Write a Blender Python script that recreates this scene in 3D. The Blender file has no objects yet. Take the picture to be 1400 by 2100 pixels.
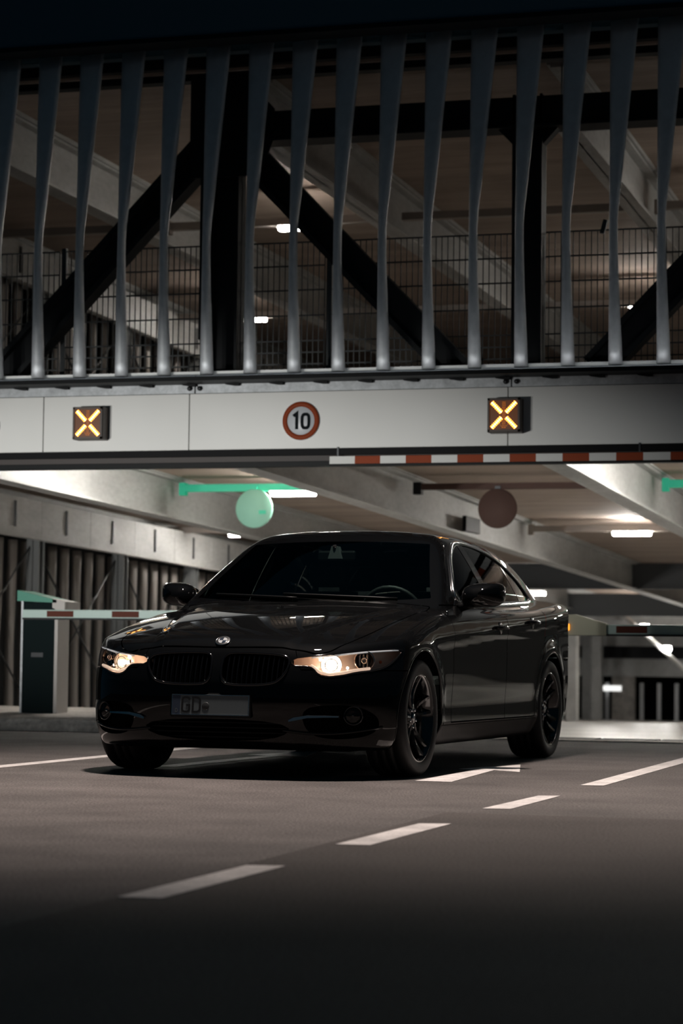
import bpy, bmesh, math, random
import numpy as np
from mathutils import Vector, Matrix
R = math.radians
random.seed(7)
scene = bpy.context.scene
COL = scene.collection
# ------------------------------------------------------------------ camera (world: X along the facade, Y into the garage, Z up, metres)
FPX, YHOR, CAMH, ROLL, YAW = 4700., 1345., .656, .0122, R(16.3)
cam_data = bpy.data.cameras.new('camera'); cam = bpy.data.objects.new('camera', cam_data); COL.objects.link(cam)
cam_data.sensor_fit = 'VERTICAL'; cam_data.sensor_height = 36.; cam_data.lens = FPX/2100*36
cam_data.clip_start = .05; cam_data.clip_end = 300
_pt = math.atan((YHOR-1050)/FPX)
_fw = Vector((-math.sin(YAW)*math.cos(_pt), math.cos(YAW)*math.cos(_pt), math.sin(_pt)))
_rt = Vector((math.cos(YAW), math.sin(YAW), 0)); _up = _rt.cross(_fw)
_r2 = _rt*math.cos(ROLL) + _up*math.sin(ROLL); _u2 = _up*math.cos(ROLL) - _rt*math.sin(ROLL)
_m = Matrix((_r2, _u2, -_fw)).transposed().to_4x4(); _m.translation = (0, 0, CAMH)
cam.matrix_world = _m
cam_data.dof.use_dof = True; cam_data.dof.focus_distance = 12.4; cam_data.dof.aperture_fstop = 3.2
scene.camera = cam
# ------------------------------------------------------------------ night sky, lamps, exposure
world = bpy.data.worlds.new('night'); scene.world = world; world.use_nodes = True
world.node_tree.nodes['Background'].inputs[0].default_value = (.15, .62, 1., 1)
world.node_tree.nodes['Background'].inputs[1].default_value = .020
scene.view_settings.view_transform = 'Standard'; scene.view_settings.look = 'None'
scene.view_settings.exposure = 0; scene.view_settings.gamma = 1; scene.view_settings.use_curve_mapping = False
def spot(name, loc, target, watts, angle, blend, size, col, wide=1.):
    l = bpy.data.lights.new(name, 'SPOT'); l.energy = watts; l.spot_size = R(angle); l.spot_blend = blend
    l.shadow_soft_size = size; l.color = col
    o = bpy.data.objects.new(name, l); COL.objects.link(o); o.location = loc
    o.rotation_euler = (Vector(target)-Vector(loc)).to_track_quat('-Z', 'Y').to_euler(); o.scale = (wide, 1, 1); return o
spot('street_lamp', (-3.6, 11.5, 8.6), (-3.3, 11.15, 0), 4600, 71, 1., .25, (1, .86, .78))      # mast lamp over the lane
for du in (-.6, .6): spot('fascia_fill_spot', (-9.4+du, 6.0, .7), (-7.6+du*.3, 18.1, 1.7), 2250, 17.5, 1., .09, (1, .99, .95), 3.05)   # added unseen spots, wide and flat, to brighten the fascia's left end
# ------------------------------------------------------------------ car body as one smooth field (car axes: x forward from the front axle, y left, z up)
def pchip(xs, ys):
    xs = np.asarray(xs, float); ys = np.asarray(ys, float)
    if xs[0] > xs[-1]: xs = xs[::-1]; ys = ys[::-1]
    h = np.diff(xs); dl = np.diff(ys) / h
    m = np.zeros(len(xs)); m[0] = dl[0]; m[-1] = dl[-1]
    for i in range(1, len(xs) - 1):
        if dl[i-1] * dl[i] > 0:
            w1 = 2*h[i] + h[i-1]; w2 = h[i] + 2*h[i-1]
            m[i] = (w1 + w2) / (w1 / dl[i-1] + w2 / dl[i])
    def f(q):
        q = np.asarray(q, float); qq = np.clip(q, xs[0], xs[-1])
        k = np.clip(np.searchsorted(xs, qq) - 1, 0, len(xs) - 2)
        t = (qq - xs[k]) / h[k]; t2 = t*t; t3 = t2*t
        r = ys[k]*(2*t3-3*t2+1) + ys[k+1]*(3*t2-2*t3) + h[k]*(m[k]*(t3-2*t2+t) + m[k+1]*(t3-t2))
        return r + np.where(q < xs[0], (q-xs[0])*m[0], 0) + np.where(q > xs[-1], (q-xs[-1])*m[-1], 0)
    return f
def smax(a, b, k):
    h = np.clip(.5 + .5*(a-b)/k, 0, 1); return b + (a-b)*h + k*h*(1-h)
def smin(a, b, k): return -smax(-a, -b, k)
def sstep(t): t = np.clip(t, 0, 1); return t*t*(3-2*t)
_T0 = pchip([.90,.80,.74,.68,.55,.40,.10,-.20,-.45,-.70,-1.5,-2.5,-3.0,-3.25,-3.5,-3.70,-3.80,-3.9],
            [.52,.625,.68,.716,.765,.806,.868,.916,.950,.962,.985,1.02,1.062,1.082,1.085,1.090,1.07,1.02])
_TC = pchip([.8,.6,.3,-.2,-.6,-2.5,-3.3,-3.8], [.10,.095,.085,.062,.055,.05,.06,.07])
_B = pchip([.85,.4,0,-.5,-1.4,-2.4,-2.81,-3.3,-3.6,-3.9], [.86,.886,.896,.897,.903,.906,.906,.888,.862,.82])
_D = pchip([.10,.16,.22,.29,.37,.50,.62,.70,.74,.77,.80,.83,.86,.90,.95,1.02,1.10,1.2],
           [.11,.075,.048,.022,.0215,.0135,.009,.0095,.0075,.0035,.0015,.0045,.0125,.026,.047,.082,.14,.24])
_N0 = pchip([.08,.14,.18,.22,.30,.42,.50,.56,.64,.70,.78,.9], [.62,.675,.715,.742,.766,.779,.778,.766,.736,.705,.655,.55])
_R0 = pchip([.12,.22,.3,.5,.7,.9,1.0,1.08,1.2], [-3.66,-3.74,-3.80,-3.845,-3.842,-3.815,-3.80,-3.77,-3.70])
_GB = pchip([-.2,-.7,-1.5,-2.3,-2.8,-3.1,-3.4], [.785,.803,.818,.812,.785,.745,.68])
_XW = pchip([.85,.93,1.0,1.1,1.2,1.3,1.36,1.42,1.5], [-.27,-.405,-.523,-.693,-.864,-1.037,-1.145,-1.27,-1.48])
_RF = pchip([-.8,-1.0,-1.15,-1.3,-1.6,-1.9,-2.2,-2.5,-2.65,-2.8,-3.0,-3.2,-3.4],
            [1.335,1.386,1.412,1.427,1.440,1.443,1.434,1.405,1.376,1.333,1.255,1.158,1.04])
def body_field(p):
    x = p[..., 0]; y = np.abs(p[..., 1]); y = np.sqrt(y*y + 1e-6); z = p[..., 2]
    zz = z - (.735 - .062*np.clip(x, -3.6, .5)) + .80
    zz = np.where(z < .5, z, np.where(z < .66, z + (zz - z)*sstep((z-.5)/.16), zz))
    S = _B(x) - _D(zz)
    for ax in (0., -2.81):
        r = np.sqrt((x-ax)**2 + (z-.322)**2); S = S + .011*np.exp(-((r-.385)/.055)**2)
    top = _T0(x) - _TC(x)*(y/.85)**2.5
    yc = .33 + (.70 - x)*.24
    top = top + .011*(1 - sstep((y-yc)/.07))*sstep((x+.75)/.2)
    nose = _N0(z) - .46*(y/.9)**4.2
    rear = _R0(z) + .48*(y/.9)**3.2
    f1 = smax(smax(y - S, z - top, .055), smax(x - nose, .155 - z, .03), .04)
    f1 = smax(f1, rear - x, .06)
    zz2 = z - .95
    G = _GB(x) - .40*zz2 - .32*zz2*np.abs(zz2)
    ws = _XW(z) - .17*(y/.7)**2.2
    rf = _RF(x) - .042*(y/.6)**2.4
    f2 = smax(smax(smax(y - G, z - rf, .075), (x - ws)*.55, .035), .80 - z, .03)
    return smin(f1, f2, .03)
def body_grad(p, e=.0015):
    g = np.zeros_like(p)
    for k in range(3):
        d = np.zeros(3); d[k] = e
        g[..., k] = (body_field(p+d) - body_field(p-d)) / (2*e)
    return g
def ray_root(make, lo, hi, n):
    a = np.full(n, lo); b = np.full(n, hi)          # field negative at a (inside), positive at b (outside)
    for _ in range(34):
        m = .5*(a+b); s = body_field(make(m)) > 0
        b = np.where(s, m, b); a = np.where(s, a, m)
    return .5*(a+b)
def side_y(x, z):
    x = np.atleast_1d(np.asarray(x, float)); z = np.broadcast_to(np.asarray(z, float), x.shape)
    return ray_root(lambda m: np.stack([x, m, z], -1), 0., 1.1, len(x))
def front_x(y, z):
    y = np.atleast_1d(np.asarray(y, float)); z = np.broadcast_to(np.asarray(z, float), y.shape)
    return ray_root(lambda m: np.stack([m, y, z], -1), -.3, 1., len(y))
def top_z(x, y):
    x = np.atleast_1d(np.asarray(x, float)); y = np.broadcast_to(np.asarray(y, float), x.shape)
    return ray_root(lambda m: np.stack([x, y, m], -1), .3, 1.6, len(x))
def body_skin(h):
    """surface nets of the body field, projected onto the surface; returns points, normals, triangles"""
    lo = np.array([-3.96, -1.0, .09]); hi = np.array([.88, 1.0, 1.5])
    n = np.ceil((hi-lo)/h).astype(int) + 1
    X, Y, Z = [lo[k] + h*np.arange(n[k]) for k in range(3)]
    V = np.empty(tuple(n), np.float32)
    for i in range(n[0]):
        q = np.empty((n[1], n[2], 3)); q[..., 0] = X[i]; q[..., 1] = Y[:, None]; q[..., 2] = Z[None, :]
        V[i] = body_field(q)
    s = V < 0
    c = np.zeros(tuple(n-1), np.int8)
    for a in (0, 1):
        for b in (0, 1):
            for d in (0, 1): c += s[a:n[0]-1+a, b:n[1]-1+b, d:n[2]-1+d]
    act = (c > 0) & (c < 8)
    idx = -np.ones(act.shape, np.int64); cells = np.argwhere(act); idx[act] = np.arange(len(cells))
    P = lo + h*(cells + .5)
    for _ in range(6):
        g = body_grad(P); f = body_field(P)
        st = (f / np.maximum((g*g).sum(-1), 1e-6))[:, None]*g
        ln = np.linalg.norm(st, axis=1, keepdims=True); P = P - st*np.minimum(1, h*.6/np.maximum(ln, 1e-9))
    tris = []
    for k in range(3):
        o = [0, 0, 0]; o[k] = 1
        a = s[:n[0]-o[0], :n[1]-o[1], :n[2]-o[2]]; b = s[o[0]:, o[1]:, o[2]:]
        e = np.argwhere(a != b); u, w = [(1, 2), (2, 0), (0, 1)][k]
        e = e[(e[:, u] > 0) & (e[:, w] > 0) & (e[:, u] < n[u]-1) & (e[:, w] < n[w]-1)]
        def cell(du, dw):
            q = e.copy(); q[:, u] += du; q[:, w] += dw; return idx[q[:, 0], q[:, 1], q[:, 2]]
        q0, q1, q2, q3 = cell(-1, -1), cell(0, -1), cell(0, 0), cell(-1, 0)
        fl = ~a[e[:, 0], e[:, 1], e[:, 2]]
        q1, q3 = np.where(fl, q3, q1), np.where(fl, q1, q3)
        tris += [np.stack([q0, q1, q2], 1), np.stack([q0, q2, q3], 1)]
    T = np.concatenate(tris); T = T[(T >= 0).all(1)]
    g = body_grad(P); N = g/np.maximum(np.linalg.norm(g, axis=1, keepdims=True), 1e-9)
    return P, N, T
# ------------------------------------------------------------------ mesh helpers
class MB:
    def __init__(s): s.v = []; s.f = []; s.sm = []
    def add(s, vs, fs, smooth=False):
        b = len(s.v); s.v += [tuple(map(float, q)) for q in vs]; s.f += [tuple(b+i for i in f) for f in fs]; s.sm += [smooth]*len(fs); return s
    def box(s, lo, hi, bev=0.):
        x0, y0, z0 = lo; x1, y1, z1 = hi
        if bev <= 0:
            return s.add([(x0,y0,z0),(x1,y0,z0),(x1,y1,z0),(x0,y1,z0),(x0,y0,z1),(x1,y0,z1),(x1,y1,z1),(x0,y1,z1)],
                         [(0,3,2,1),(4,5,6,7),(0,1,5,4),(1,2,6,5),(2,3,7,6),(3,0,4,7)])
        bm = bmesh.new(); bmesh.ops.create_cube(bm, size=1)
        for w in bm.verts: w.co = ((x0+x1)/2+w.co.x*(x1-x0), (y0+y1)/2+w.co.y*(y1-y0), (z0+z1)/2+w.co.z*(z1-z0))
        bmesh.ops.bevel(bm, geom=bm.edges[:], offset=bev, segments=2, affect='EDGES', profile=.5)
        bm.verts.index_update()
        s.add([w.co for w in bm.verts], [[w.index for w in f.verts] for f in bm.faces]); bm.free(); return s
    def prism(s, poly, axis, a, b):
        """polygon (two coords) extruded along axis 0/1/2 from a to b; the polygon's coords fill the other two axes in order"""
        n = len(poly); vs = []
        for t in (a, b):
            for p in poly:
                q = list(p); q.insert(axis, t); vs.append(q)
        return s.add(vs, [tuple(range(n))[::-1], tuple(range(n, 2*n))] + [(i, (i+1) % n, n+(i+1) % n, n+i) for i in range(n)])
    def loft(s, rings, closed=True, caps=True, smooth=True):
        n = len(rings[0]); vs = [p for r in rings for p in r]; fs = []
        for i in range(len(rings)-1):
            for j in range(n if closed else n-1):
                k = (j+1) % n; fs.append((i*n+j, i*n+k, (i+1)*n+k, (i+1)*n+j))
        b = len(s.v); s.add(vs, fs, smooth)
        if caps and closed:
            s.f += [tuple(b+i for i in range(n))[::-1], tuple(b+(len(rings)-1)*n+i for i in range(n))]; s.sm += [False, False]
        return s
    def tube(s, pts, r, seg=8, closed=False, smooth=True):
        pts = [Vector(p) for p in pts]; n = len(pts); rings = []; up = None
        for i, p in enumerate(pts):
            a = pts[i-1] if (i > 0 or closed) else p; c = pts[(i+1) % n] if (i < n-1 or closed) else p
            d = (c-a).normalized()
            if up is None: up = d.orthogonal().normalized()
            up = (up - d*up.dot(d)).normalized(); w = d.cross(up); rr = r[i] if isinstance(r, (list, tuple)) else r
            rings.append([p + (up*math.cos(t) + w*math.sin(t))*rr for t in [2*math.pi*k/seg for k in range(seg)]])
        if closed: rings.append(rings[0])
        return s.loft(rings, True, not closed, smooth)
    def lathe(s, prof, axis='Z', seg=32, c=(0, 0, 0), smooth=True, a0=0., a1=2*math.pi, caps=False):
        full = abs(a1-a0-2*math.pi) < 1e-6; m = seg if full else seg+1; rings = []
        for r, h in prof:
            ring = []
            for k in range(m):
                t = a0+(a1-a0)*k/seg; x, y = r*math.cos(t), r*math.sin(t)
                q = {'Z': (x, y, h), 'Y': (x, h, y), 'X': (h, x, y)}[axis]; ring.append((q[0]+c[0], q[1]+c[1], q[2]+c[2]))
            rings.append(ring)
        return s.loft(rings, full, caps, smooth)
    def stroke(s, pts, w, t0, t1, frame, closed=False):
        """thick line through 2-D points, mitred, extruded from t0 to t1; frame maps (a, b, t) to 3-D"""
        n = len(pts); L = []; Rr = []
        for i in range(n):
            p = Vector(pts[i]); a = Vector(pts[i-1]) if (i or closed) else None; b = Vector(pts[(i+1) % n]) if (i < n-1 or closed) else None
            d1 = (p-a).normalized() if a is not None else (b-p).normalized(); d2 = (b-p).normalized() if b is not None else d1
            n1 = Vector((-d1.y, d1.x)); n2 = Vector((-d2.y, d2.x)); mm = (n1+n2)
            mm = mm.normalized() if mm.length > 1e-6 else n1; k = w/2/max(.35, mm.dot(n1)); L.append(p+mm*k); Rr.append(p-mm*k)
        vs = [frame(q[0], q[1], t) for t in (t0, t1) for q in L+Rr]; fs = []; N2 = 2*n
        for i in range(n if closed else n-1):
            j = (i+1) % n
            fs += [(i, j, n+j, n+i), (N2+i, N2+n+i, N2+n+j, N2+j), (i, N2+i, N2+j, j), (n+i, n+j, N2+n+j, N2+n+i)]
        if not closed: fs += [(0, n, N2+n, N2), (n-1, N2+n-1, N2+2*n-1, 2*n-1)]
        return s.add(vs, fs)
    def mesh(s, name):
        me = bpy.data.meshes.new(name); me.from_pydata(s.v, [], s.f)
        me.polygons.foreach_set('use_smooth', s.sm); me.validate(); me.update()
        bm = bmesh.new(); bm.from_mesh(me); bmesh.ops.recalc_face_normals(bm, faces=bm.faces[:]); bm.to_mesh(me); bm.free()
        return me
    def build(s, name, mat, parent=None): return link(name, s.mesh(name), mat, parent)
def link(name, me, mat, parent=None):
    if mat is not None and not me.materials:
        me.materials.append(mat)
    o = bpy.data.objects.new(name, me); COL.objects.link(o)
    if parent is not None: o.parent = parent
    return o
def share(o, name=None, parent='same', loc=None):
    c = o.copy(); COL.objects.link(c)
    if name: c.name = name
    if parent != 'same': c.parent = parent
    if loc is not None: c.location = loc
    return c
def tag(o, label, cat, group=None):
    o['label'] = label; o['category'] = cat
    if group: o['group'] = group
    return o
def struct(o, label=None):
    o['kind'] = 'structure'
    if label: o['label'] = label
    return o
def empty(name, loc=(0, 0, 0), rz=0, parent=None):
    o = bpy.data.objects.new(name, None); COL.objects.link(o); o.location = loc; o.rotation_euler = (0, 0, rz); o.empty_display_size = .1
    if parent is not None: o.parent = parent
    return o
def chaikin(p, n=2, closed=True):
    p = [tuple(q) for q in p]
    for _ in range(n):
        q = []
        for i in range(len(p) if closed else len(p)-1):
            a, b = p[i], p[(i+1) % len(p)]
            q += [tuple(.75*u+.25*w for u, w in zip(a, b)), tuple(.25*u+.75*w for u, w in zip(a, b))]
        p = q if closed else [p[0]]+q+[p[-1]]
    return p
# ------------------------------------------------------------------ materials
def mat(name, col, rough=.5, metal=0., spec=.5, coat=0., emit=None, es=0., bump=None, vary=None, tvec=(1, 1, 1), alpha=None):
    m = bpy.data.materials.new(name); m.use_nodes = True; nt = m.node_tree; b = nt.nodes['Principled BSDF']
    b.inputs['Base Color'].default_value = (*col, 1); b.inputs['Roughness'].default_value = rough; b.inputs['Metallic'].default_value = metal
    b.inputs['Specular IOR Level'].default_value = spec; b.inputs['Coat Weight'].default_value = coat; b.inputs['Coat Roughness'].default_value = .015; b.inputs['Coat IOR'].default_value = 1.37
    if emit: b.inputs['Emission Color'].default_value = (*emit, 1); b.inputs['Emission Strength'].default_value = es
    if bump or vary:
        tc = nt.nodes.new('ShaderNodeTexCoord'); mp = nt.nodes.new('ShaderNodeMapping'); mp.inputs['Scale'].default_value = tvec
        nt.links.new(tc.outputs['Object'], mp.inputs['Vector'])
    if vary:      # list of (scale, detail, low colour factor, high colour factor)
        prev = None
        for sc, de, lo, hi in vary:
            n = nt.nodes.new('ShaderNodeTexNoise'); n.inputs['Scale'].default_value = sc; n.inputs['Detail'].default_value = de
            nt.links.new(mp.outputs[0], n.inputs['Vector'])
            mr = nt.nodes.new('ShaderNodeMapRange'); mr.inputs[1].default_value = .32; mr.inputs[2].default_value = .68
            mr.inputs[3].default_value = lo; mr.inputs[4].default_value = hi; nt.links.new(n.outputs[0], mr.inputs[0])
            if prev is None: prev = mr.outputs[0]
            else:
                mu = nt.nodes.new('ShaderNodeMath'); mu.operation = 'MULTIPLY'; nt.links.new(prev, mu.inputs[0]); nt.links.new(mr.outputs[0], mu.inputs[1]); prev = mu.outputs[0]
        sv = nt.nodes.new('ShaderNodeVectorMath'); sv.operation = 'SCALE'; sv.inputs[0].default_value = col
        nt.links.new(prev, sv.inputs['Scale']); nt.links.new(sv.outputs[0], b.inputs['Base Color'])
    if bump:      # (scale, detail, strength, distance)
        n = nt.nodes.new('ShaderNodeTexNoise'); n.inputs['Scale'].default_value = bump[0]; n.inputs['Detail'].default_value = bump[1]
        nt.links.new(mp.outputs[0], n.inputs['Vector'])
        bp = nt.nodes.new('ShaderNodeBump'); bp.inputs['Strength'].default_value = bump[2]; bp.inputs['Distance'].default_value = bump[3]
        nt.links.new(n.outputs[0], bp.inputs['Height']); nt.links.new(bp.outputs[0], b.inputs['Normal'])
    return m
def glass(name, tint, rough=0., ior=1.5):
    m = bpy.data.materials.new(name); m.use_nodes = True; nt = m.node_tree; nt.nodes.remove(nt.nodes['Principled BSDF'])
    o = nt.nodes['Material Output']; t = nt.nodes.new('ShaderNodeBsdfTransparent'); t.inputs[0].default_value = (*tint, 1)
    g = nt.nodes.new('ShaderNodeBsdfGlossy'); g.inputs['Roughness'].default_value = rough
    f = nt.nodes.new('ShaderNodeFresnel'); f.inputs[0].default_value = ior; mx = nt.nodes.new('ShaderNodeMixShader')
    nt.links.new(f.outputs[0], mx.inputs[0]); nt.links.new(t.outputs[0], mx.inputs[1]); nt.links.new(g.outputs[0], mx.inputs[2]); nt.links.new(mx.outputs[0], o.inputs[0])
    return m
M = {}
M['asphalt'] = mat('asphalt', (.105, .094, .09), .82, spec=.3, vary=[(.35, 3, .72, 1.25), (2.2, 5, .8, 1.15), (90, 3, .45, 1.6)], bump=(120, 4, .7, .006))
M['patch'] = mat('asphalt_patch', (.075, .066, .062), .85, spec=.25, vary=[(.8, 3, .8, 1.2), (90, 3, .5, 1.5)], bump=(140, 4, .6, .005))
M['paint'] = mat('road_paint', (.74, .70, .68), .7, vary=[(6, 4, .75, 1.1), (60, 3, .8, 1.1)], bump=(120, 3, .4, .003))
M['concrete_floor'] = mat('garage_floor', (.56, .55, .53), .35, spec=.5, vary=[(.4, 3, .75, 1.15), (3, 4, .9, 1.1)])
M['concrete'] = mat('concrete', (.46, .43, .40), .85, vary=[(3, 5, .7, 1.2), (25, 4, .8, 1.2)], bump=(30, 5, .6, .02))
M['fascia'] = mat('white_panel', (.72, .72, .70), .45, vary=[(.8, 3, .94, 1.03)])
M['galv'] = mat('galvanised', (.42, .44, .46), .5, metal=.35, vary=[(9, 4, .8, 1.15), (40, 3, .9, 1.1)], tvec=(1, 1, 1))
M['beam'] = mat('beam_steel', (.50, .50, .49), .55, metal=.15, vary=[(2.5, 4, .82, 1.1), (22, 3, .92, 1.08)], tvec=(1, .35, 1))
M['blacksteel'] = mat('black_steel', (.006, .007, .008), .55, spec=.15)
M['darkrail'] = mat('dark_rail', (.006, .006, .007), .6, spec=.1)
M['roofdark'] = mat('dark_cladding', (.06, .13, .17), .8, spec=.2)
M['slat'] = mat('slat_aluminium', (.50, .51, .52), .55, metal=.6, vary=[(14, 3, .93, 1.05)])
M['ceil'] = mat('ceiling_boards', (.36, .28, .23), .8, vary=[(1.0, 3, .8, 1.12), (9, 4, .88, 1.1)], tvec=(.25, 3, 1))
M['red'] = mat('signal_red', (.26, .05, .018), .55, spec=.1)
M['boomred'] = mat('boom_red', (.10, .028, .018), .55, spec=.1)
M['white'] = mat('signal_white', (.62, .62, .60), .5)
M['boom'] = mat('boom_white_green_cast', (.42, .55, .51), .45)  # white boom with green light spill put into its colour
M['signwhite'] = mat('sign_white', (.50, .52, .55), .4)
M['signblack'] = mat('sign_black', (.006, .008, .010), .6, spec=.04)
M['signred'] = mat('sign_red', (.24, .045, .015), .5, spec=.1)
M['signal_box'] = mat('signal_housing', (.055, .035, .025), .45)
M['signal_face'] = mat('signal_face', (.06, .02, .005), .35, emit=(1, .25, .01), es=.05)
M['led'] = mat('led_amber', (1, .4, .05), .4, emit=(1, .36, .05), es=6.5)
M['led_core'] = mat('led_amber_core', (1, .6, .2), .4, emit=(1, .62, .22), es=11.)
M['led_dim'] = mat('led_dim', (.5, .15, .01), .4, emit=(1, .27, .01), es=.75)
M['lamp'] = mat('luminaire_glow', (1, 1, 1), .4, emit=(1, .97, .90), es=200.)
M['lamp_up'] = mat('luminaire_glow_upper', (1, 1, 1), .4, emit=(1, .96, .88), es=90.)
M['strip'] = mat('light_strip', (1, 1, 1), .4, emit=(.95, .98, 1.), es=12.)
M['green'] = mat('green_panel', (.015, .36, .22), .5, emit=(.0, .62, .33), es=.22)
M['green_board'] = mat('green_board', (.22, .42, .33), .5)
M['brown'] = mat('brown_panel', (.085, .05, .042), .7, spec=.2)
M['disc_greencast'] = mat('disc_green_cast', (.28, .56, .44), .6, spec=.2)  # white disc, the green bar's light put into its colour
M['wire'] = mat('fence_wire', (.03, .034, .036), .5, metal=.3)
M['lid_greencast'] = mat('lid_green_cast', (.03, .22, .15), .45)  # green light falling on the lid is put into its colour
M['cab_dark'] = mat('cabinet_dark', (.006, .012, .013), .6, spec=.04)
M['cab_light'] = mat('cabinet_light', (.45, .42, .40), .5)
M['cab_olive'] = mat('bracket_olive', (.30, .29, .20), .5)
M['amber'] = mat('amber_lens', (.8, .3, .02), .3, emit=(1, .36, .03), es=1.6)
M['bolt'] = mat('bolt_steel', (.03, .032, .035), .4, metal=.6)
M['grate'] = mat('drain_grate', (.03, .03, .03), .6, metal=.3)
# car
M['carpaint'] = mat('black_car_paint', (.002, .0022, .0025), .6, spec=.02, coat=1.)
M['carblack'] = mat('black_plastic', (.003, .0035, .004), .45, spec=.2)
M['cargloss'] = mat('gloss_black', (.004, .004, .0045), .08, spec=.6)
M['void'] = mat('dark_cavity', (.002, .002, .002), .95, spec=.05)
M['rubber'] = mat('tyre_rubber', (.013, .0135, .014), .62, spec=.35)
M['rim'] = mat('gloss_black_rim', (.006, .0065, .007), .12, spec=.6, coat=1.)
M['chrome'] = mat('chrome', (.62, .63, .64), .12, metal=1.)
M['satin'] = mat('satin_trim', (.62, .63, .64), .22, metal=1.)
M['disc'] = mat('brake_disc', (.22, .22, .22), .35, metal=1.)
M['glass_ws'] = glass('windscreen_glass', (.62, .76, .72))
M['glass_side'] = glass('tinted_side_glass', (.36, .46, .44))
M['glass_lens'] = glass('clear_lens', (.93, .92, .90), ior=1.45)
M['reflector'] = mat('lamp_reflector', (.85, .74, .66), .14, metal=1.)
M['lamp_tub'] = mat('lamp_housing', (.72, .58, .49), .35, metal=.1)
M['lamp_dark'] = mat('lamp_dark_housing', (.10, .08, .07), .16, metal=.9)
M['bulb'] = mat('headlamp_bulb', (1, .9, .8), .4, emit=(1, .83, .66), es=45.)
M['guide'] = mat('light_guide', (.8, .7, .6), .3, emit=(1, .74, .58), es=.55)
M['guide_top'] = mat('brow_guide', (.6, .6, .6), .3, emit=(.9, .95, 1), es=.20)
M['plate'] = mat('plate_white_dimmed', (.115, .135, .145), .5, spec=.25)  # white sheet darkened, weak front light put into its colour
M['plateblue'] = mat('plate_blue', (.035, .05, .08), .45)
M['plateink'] = mat('plate_black', (.006, .007, .008), .5)
M['taillamp'] = mat('tail_lamp_red', (.35, .02, .01), .15, coat=1.)
M['leather'] = mat('black_seat', (.008, .0085, .009), .6)
M['dash'] = mat('dashboard_black', (.010, .011, .011), .55)
M['mirror'] = mat('mirror_glass', (.5, .52, .53), .05, metal=1.)
# ------------------------------------------------------------------ ground and markings
FV = 18.1                                   # front face of the fascia
def zfl(v): return 0. if v < 18.6 else -.0225*(v-18.6)
def zce(v): return 2.71-.0185*(v-18.0)      # underside of the lower ceiling
road = MB()
road.box((-40, -14, -.3), (30, 18.12, 0)).build('ground', M['asphalt'])
struct(bpy.data.objects['ground'], 'grey brown asphalt forecourt in front of the garage')
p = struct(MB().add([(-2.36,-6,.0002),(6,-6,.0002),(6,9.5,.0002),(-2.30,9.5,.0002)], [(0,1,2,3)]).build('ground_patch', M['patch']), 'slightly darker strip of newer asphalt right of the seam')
def marking(name, poly, label, group=None):
    o = MB().prism(poly, 2, 0.0003, .0025).build(name, M['paint']); tag(o, label, 'road marking', group); return o
marking('lane_dash', [(-2.31,5.80),(-2.19,5.82),(-2.17,6.85),(-2.29,6.82)], 'white lane dash nearest the viewer at the bottom', 'white lane dashes')
marking('lane_dash', [(-2.26,7.70),(-2.14,7.72),(-2.12,8.84),(-2.24,8.80)], 'middle one of the three white lane dashes', 'white lane dashes')
marking('lane_dash', [(-2.21,9.79),(-2.09,9.82),(-2.07,10.86),(-2.17,10.82)], 'small white lane dash farthest from the viewer', 'white lane dashes')
marking('lane_line', [(-2.15,11.82),(-2.03,11.84),(-1.98,17.6),(-2.10,17.6)], 'solid white lane line running to the right of the car')
marking('lane_line', [(-5.64,9.5),(-5.52,9.5),(-5.42,17.4),(-5.54,17.4)], 'solid white lane line at the far side of the car')
marking('direction_arrow', [(-3.03,11.80),(-2.83,11.80),(-2.90,13.16),(-2.72,13.02),(-2.90,13.90),(-3.12,13.20),(-3.01,13.10)], 'white half arrow painted beside the front wheel of the car')
marking('direction_arrow', [(-4.79,12.55),(-4.66,12.55),(-4.55,14.3),(-4.40,14.3),(-4.58,15.2),(-4.80,14.3),(-4.67,14.3)], 'white arrow half hidden in the shadow under the car')
# garage floor, drain and threshold
fl = MB(); vs = [19.25, 26, 36, 48, 62]
fl.add([q for v in vs for q in ((-13, v, zfl(v)), (8, v, zfl(v)))] + [q for v in vs for q in ((-13, v, zfl(v)-.3), (8, v, zfl(v)-.3))],
       [(2*i, 2*i+1, 2*i+3, 2*i+2) for i in range(4)] + [(10+2*i, 12+2*i, 13+2*i, 11+2*i) for i in range(4)] + [(0, 10, 11, 1)])
struct(fl.build('floor', M['concrete_floor']), 'bright smooth concrete garage floor')
dr = struct(empty('drain_channel', (0, 18.3, 0)), 'drain channel across the garage entry')
MB().box((-13, -.08, -.25), (8, .20, .004)).build('edge_strip', M['concrete'], dr)
MB().box((-13, -.18, -.25), (8, .95, -.03)).build('channel_bed', M['grate'], dr)
g0 = None
for i in range(24):
    u = -6.3+.5*i
    if g0 is None: g0 = MB().box((.01, .22, -.03), (.48, .93, -.008)).build('grate', M['grate'], dr); g0.location = (u, 0, 0)
    else: share(g0, loc=(u, 0, 0))
# kerb island on the left with barrier cabinet
isl = MB()
N = 26; top = []
for i in range(N+1):
    u = -11+4.3*i/N; j = random.uniform(-.012, .012); k = random.uniform(-.012, .012)
    top.append([(u, 17.72+j*.6, -.02), (u, 17.72+j, .05+k*.5), (u, 17.76+k, .098+j*.5), (u, 17.86+j, .115+k*.4), (u, 21.2, .115), (u, 21.2, -.2)])
isl.loft(top, True, True, False)
struct(isl.build('kerb', M['concrete']), 'rough concrete kerb island at the left of the entry')
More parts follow.
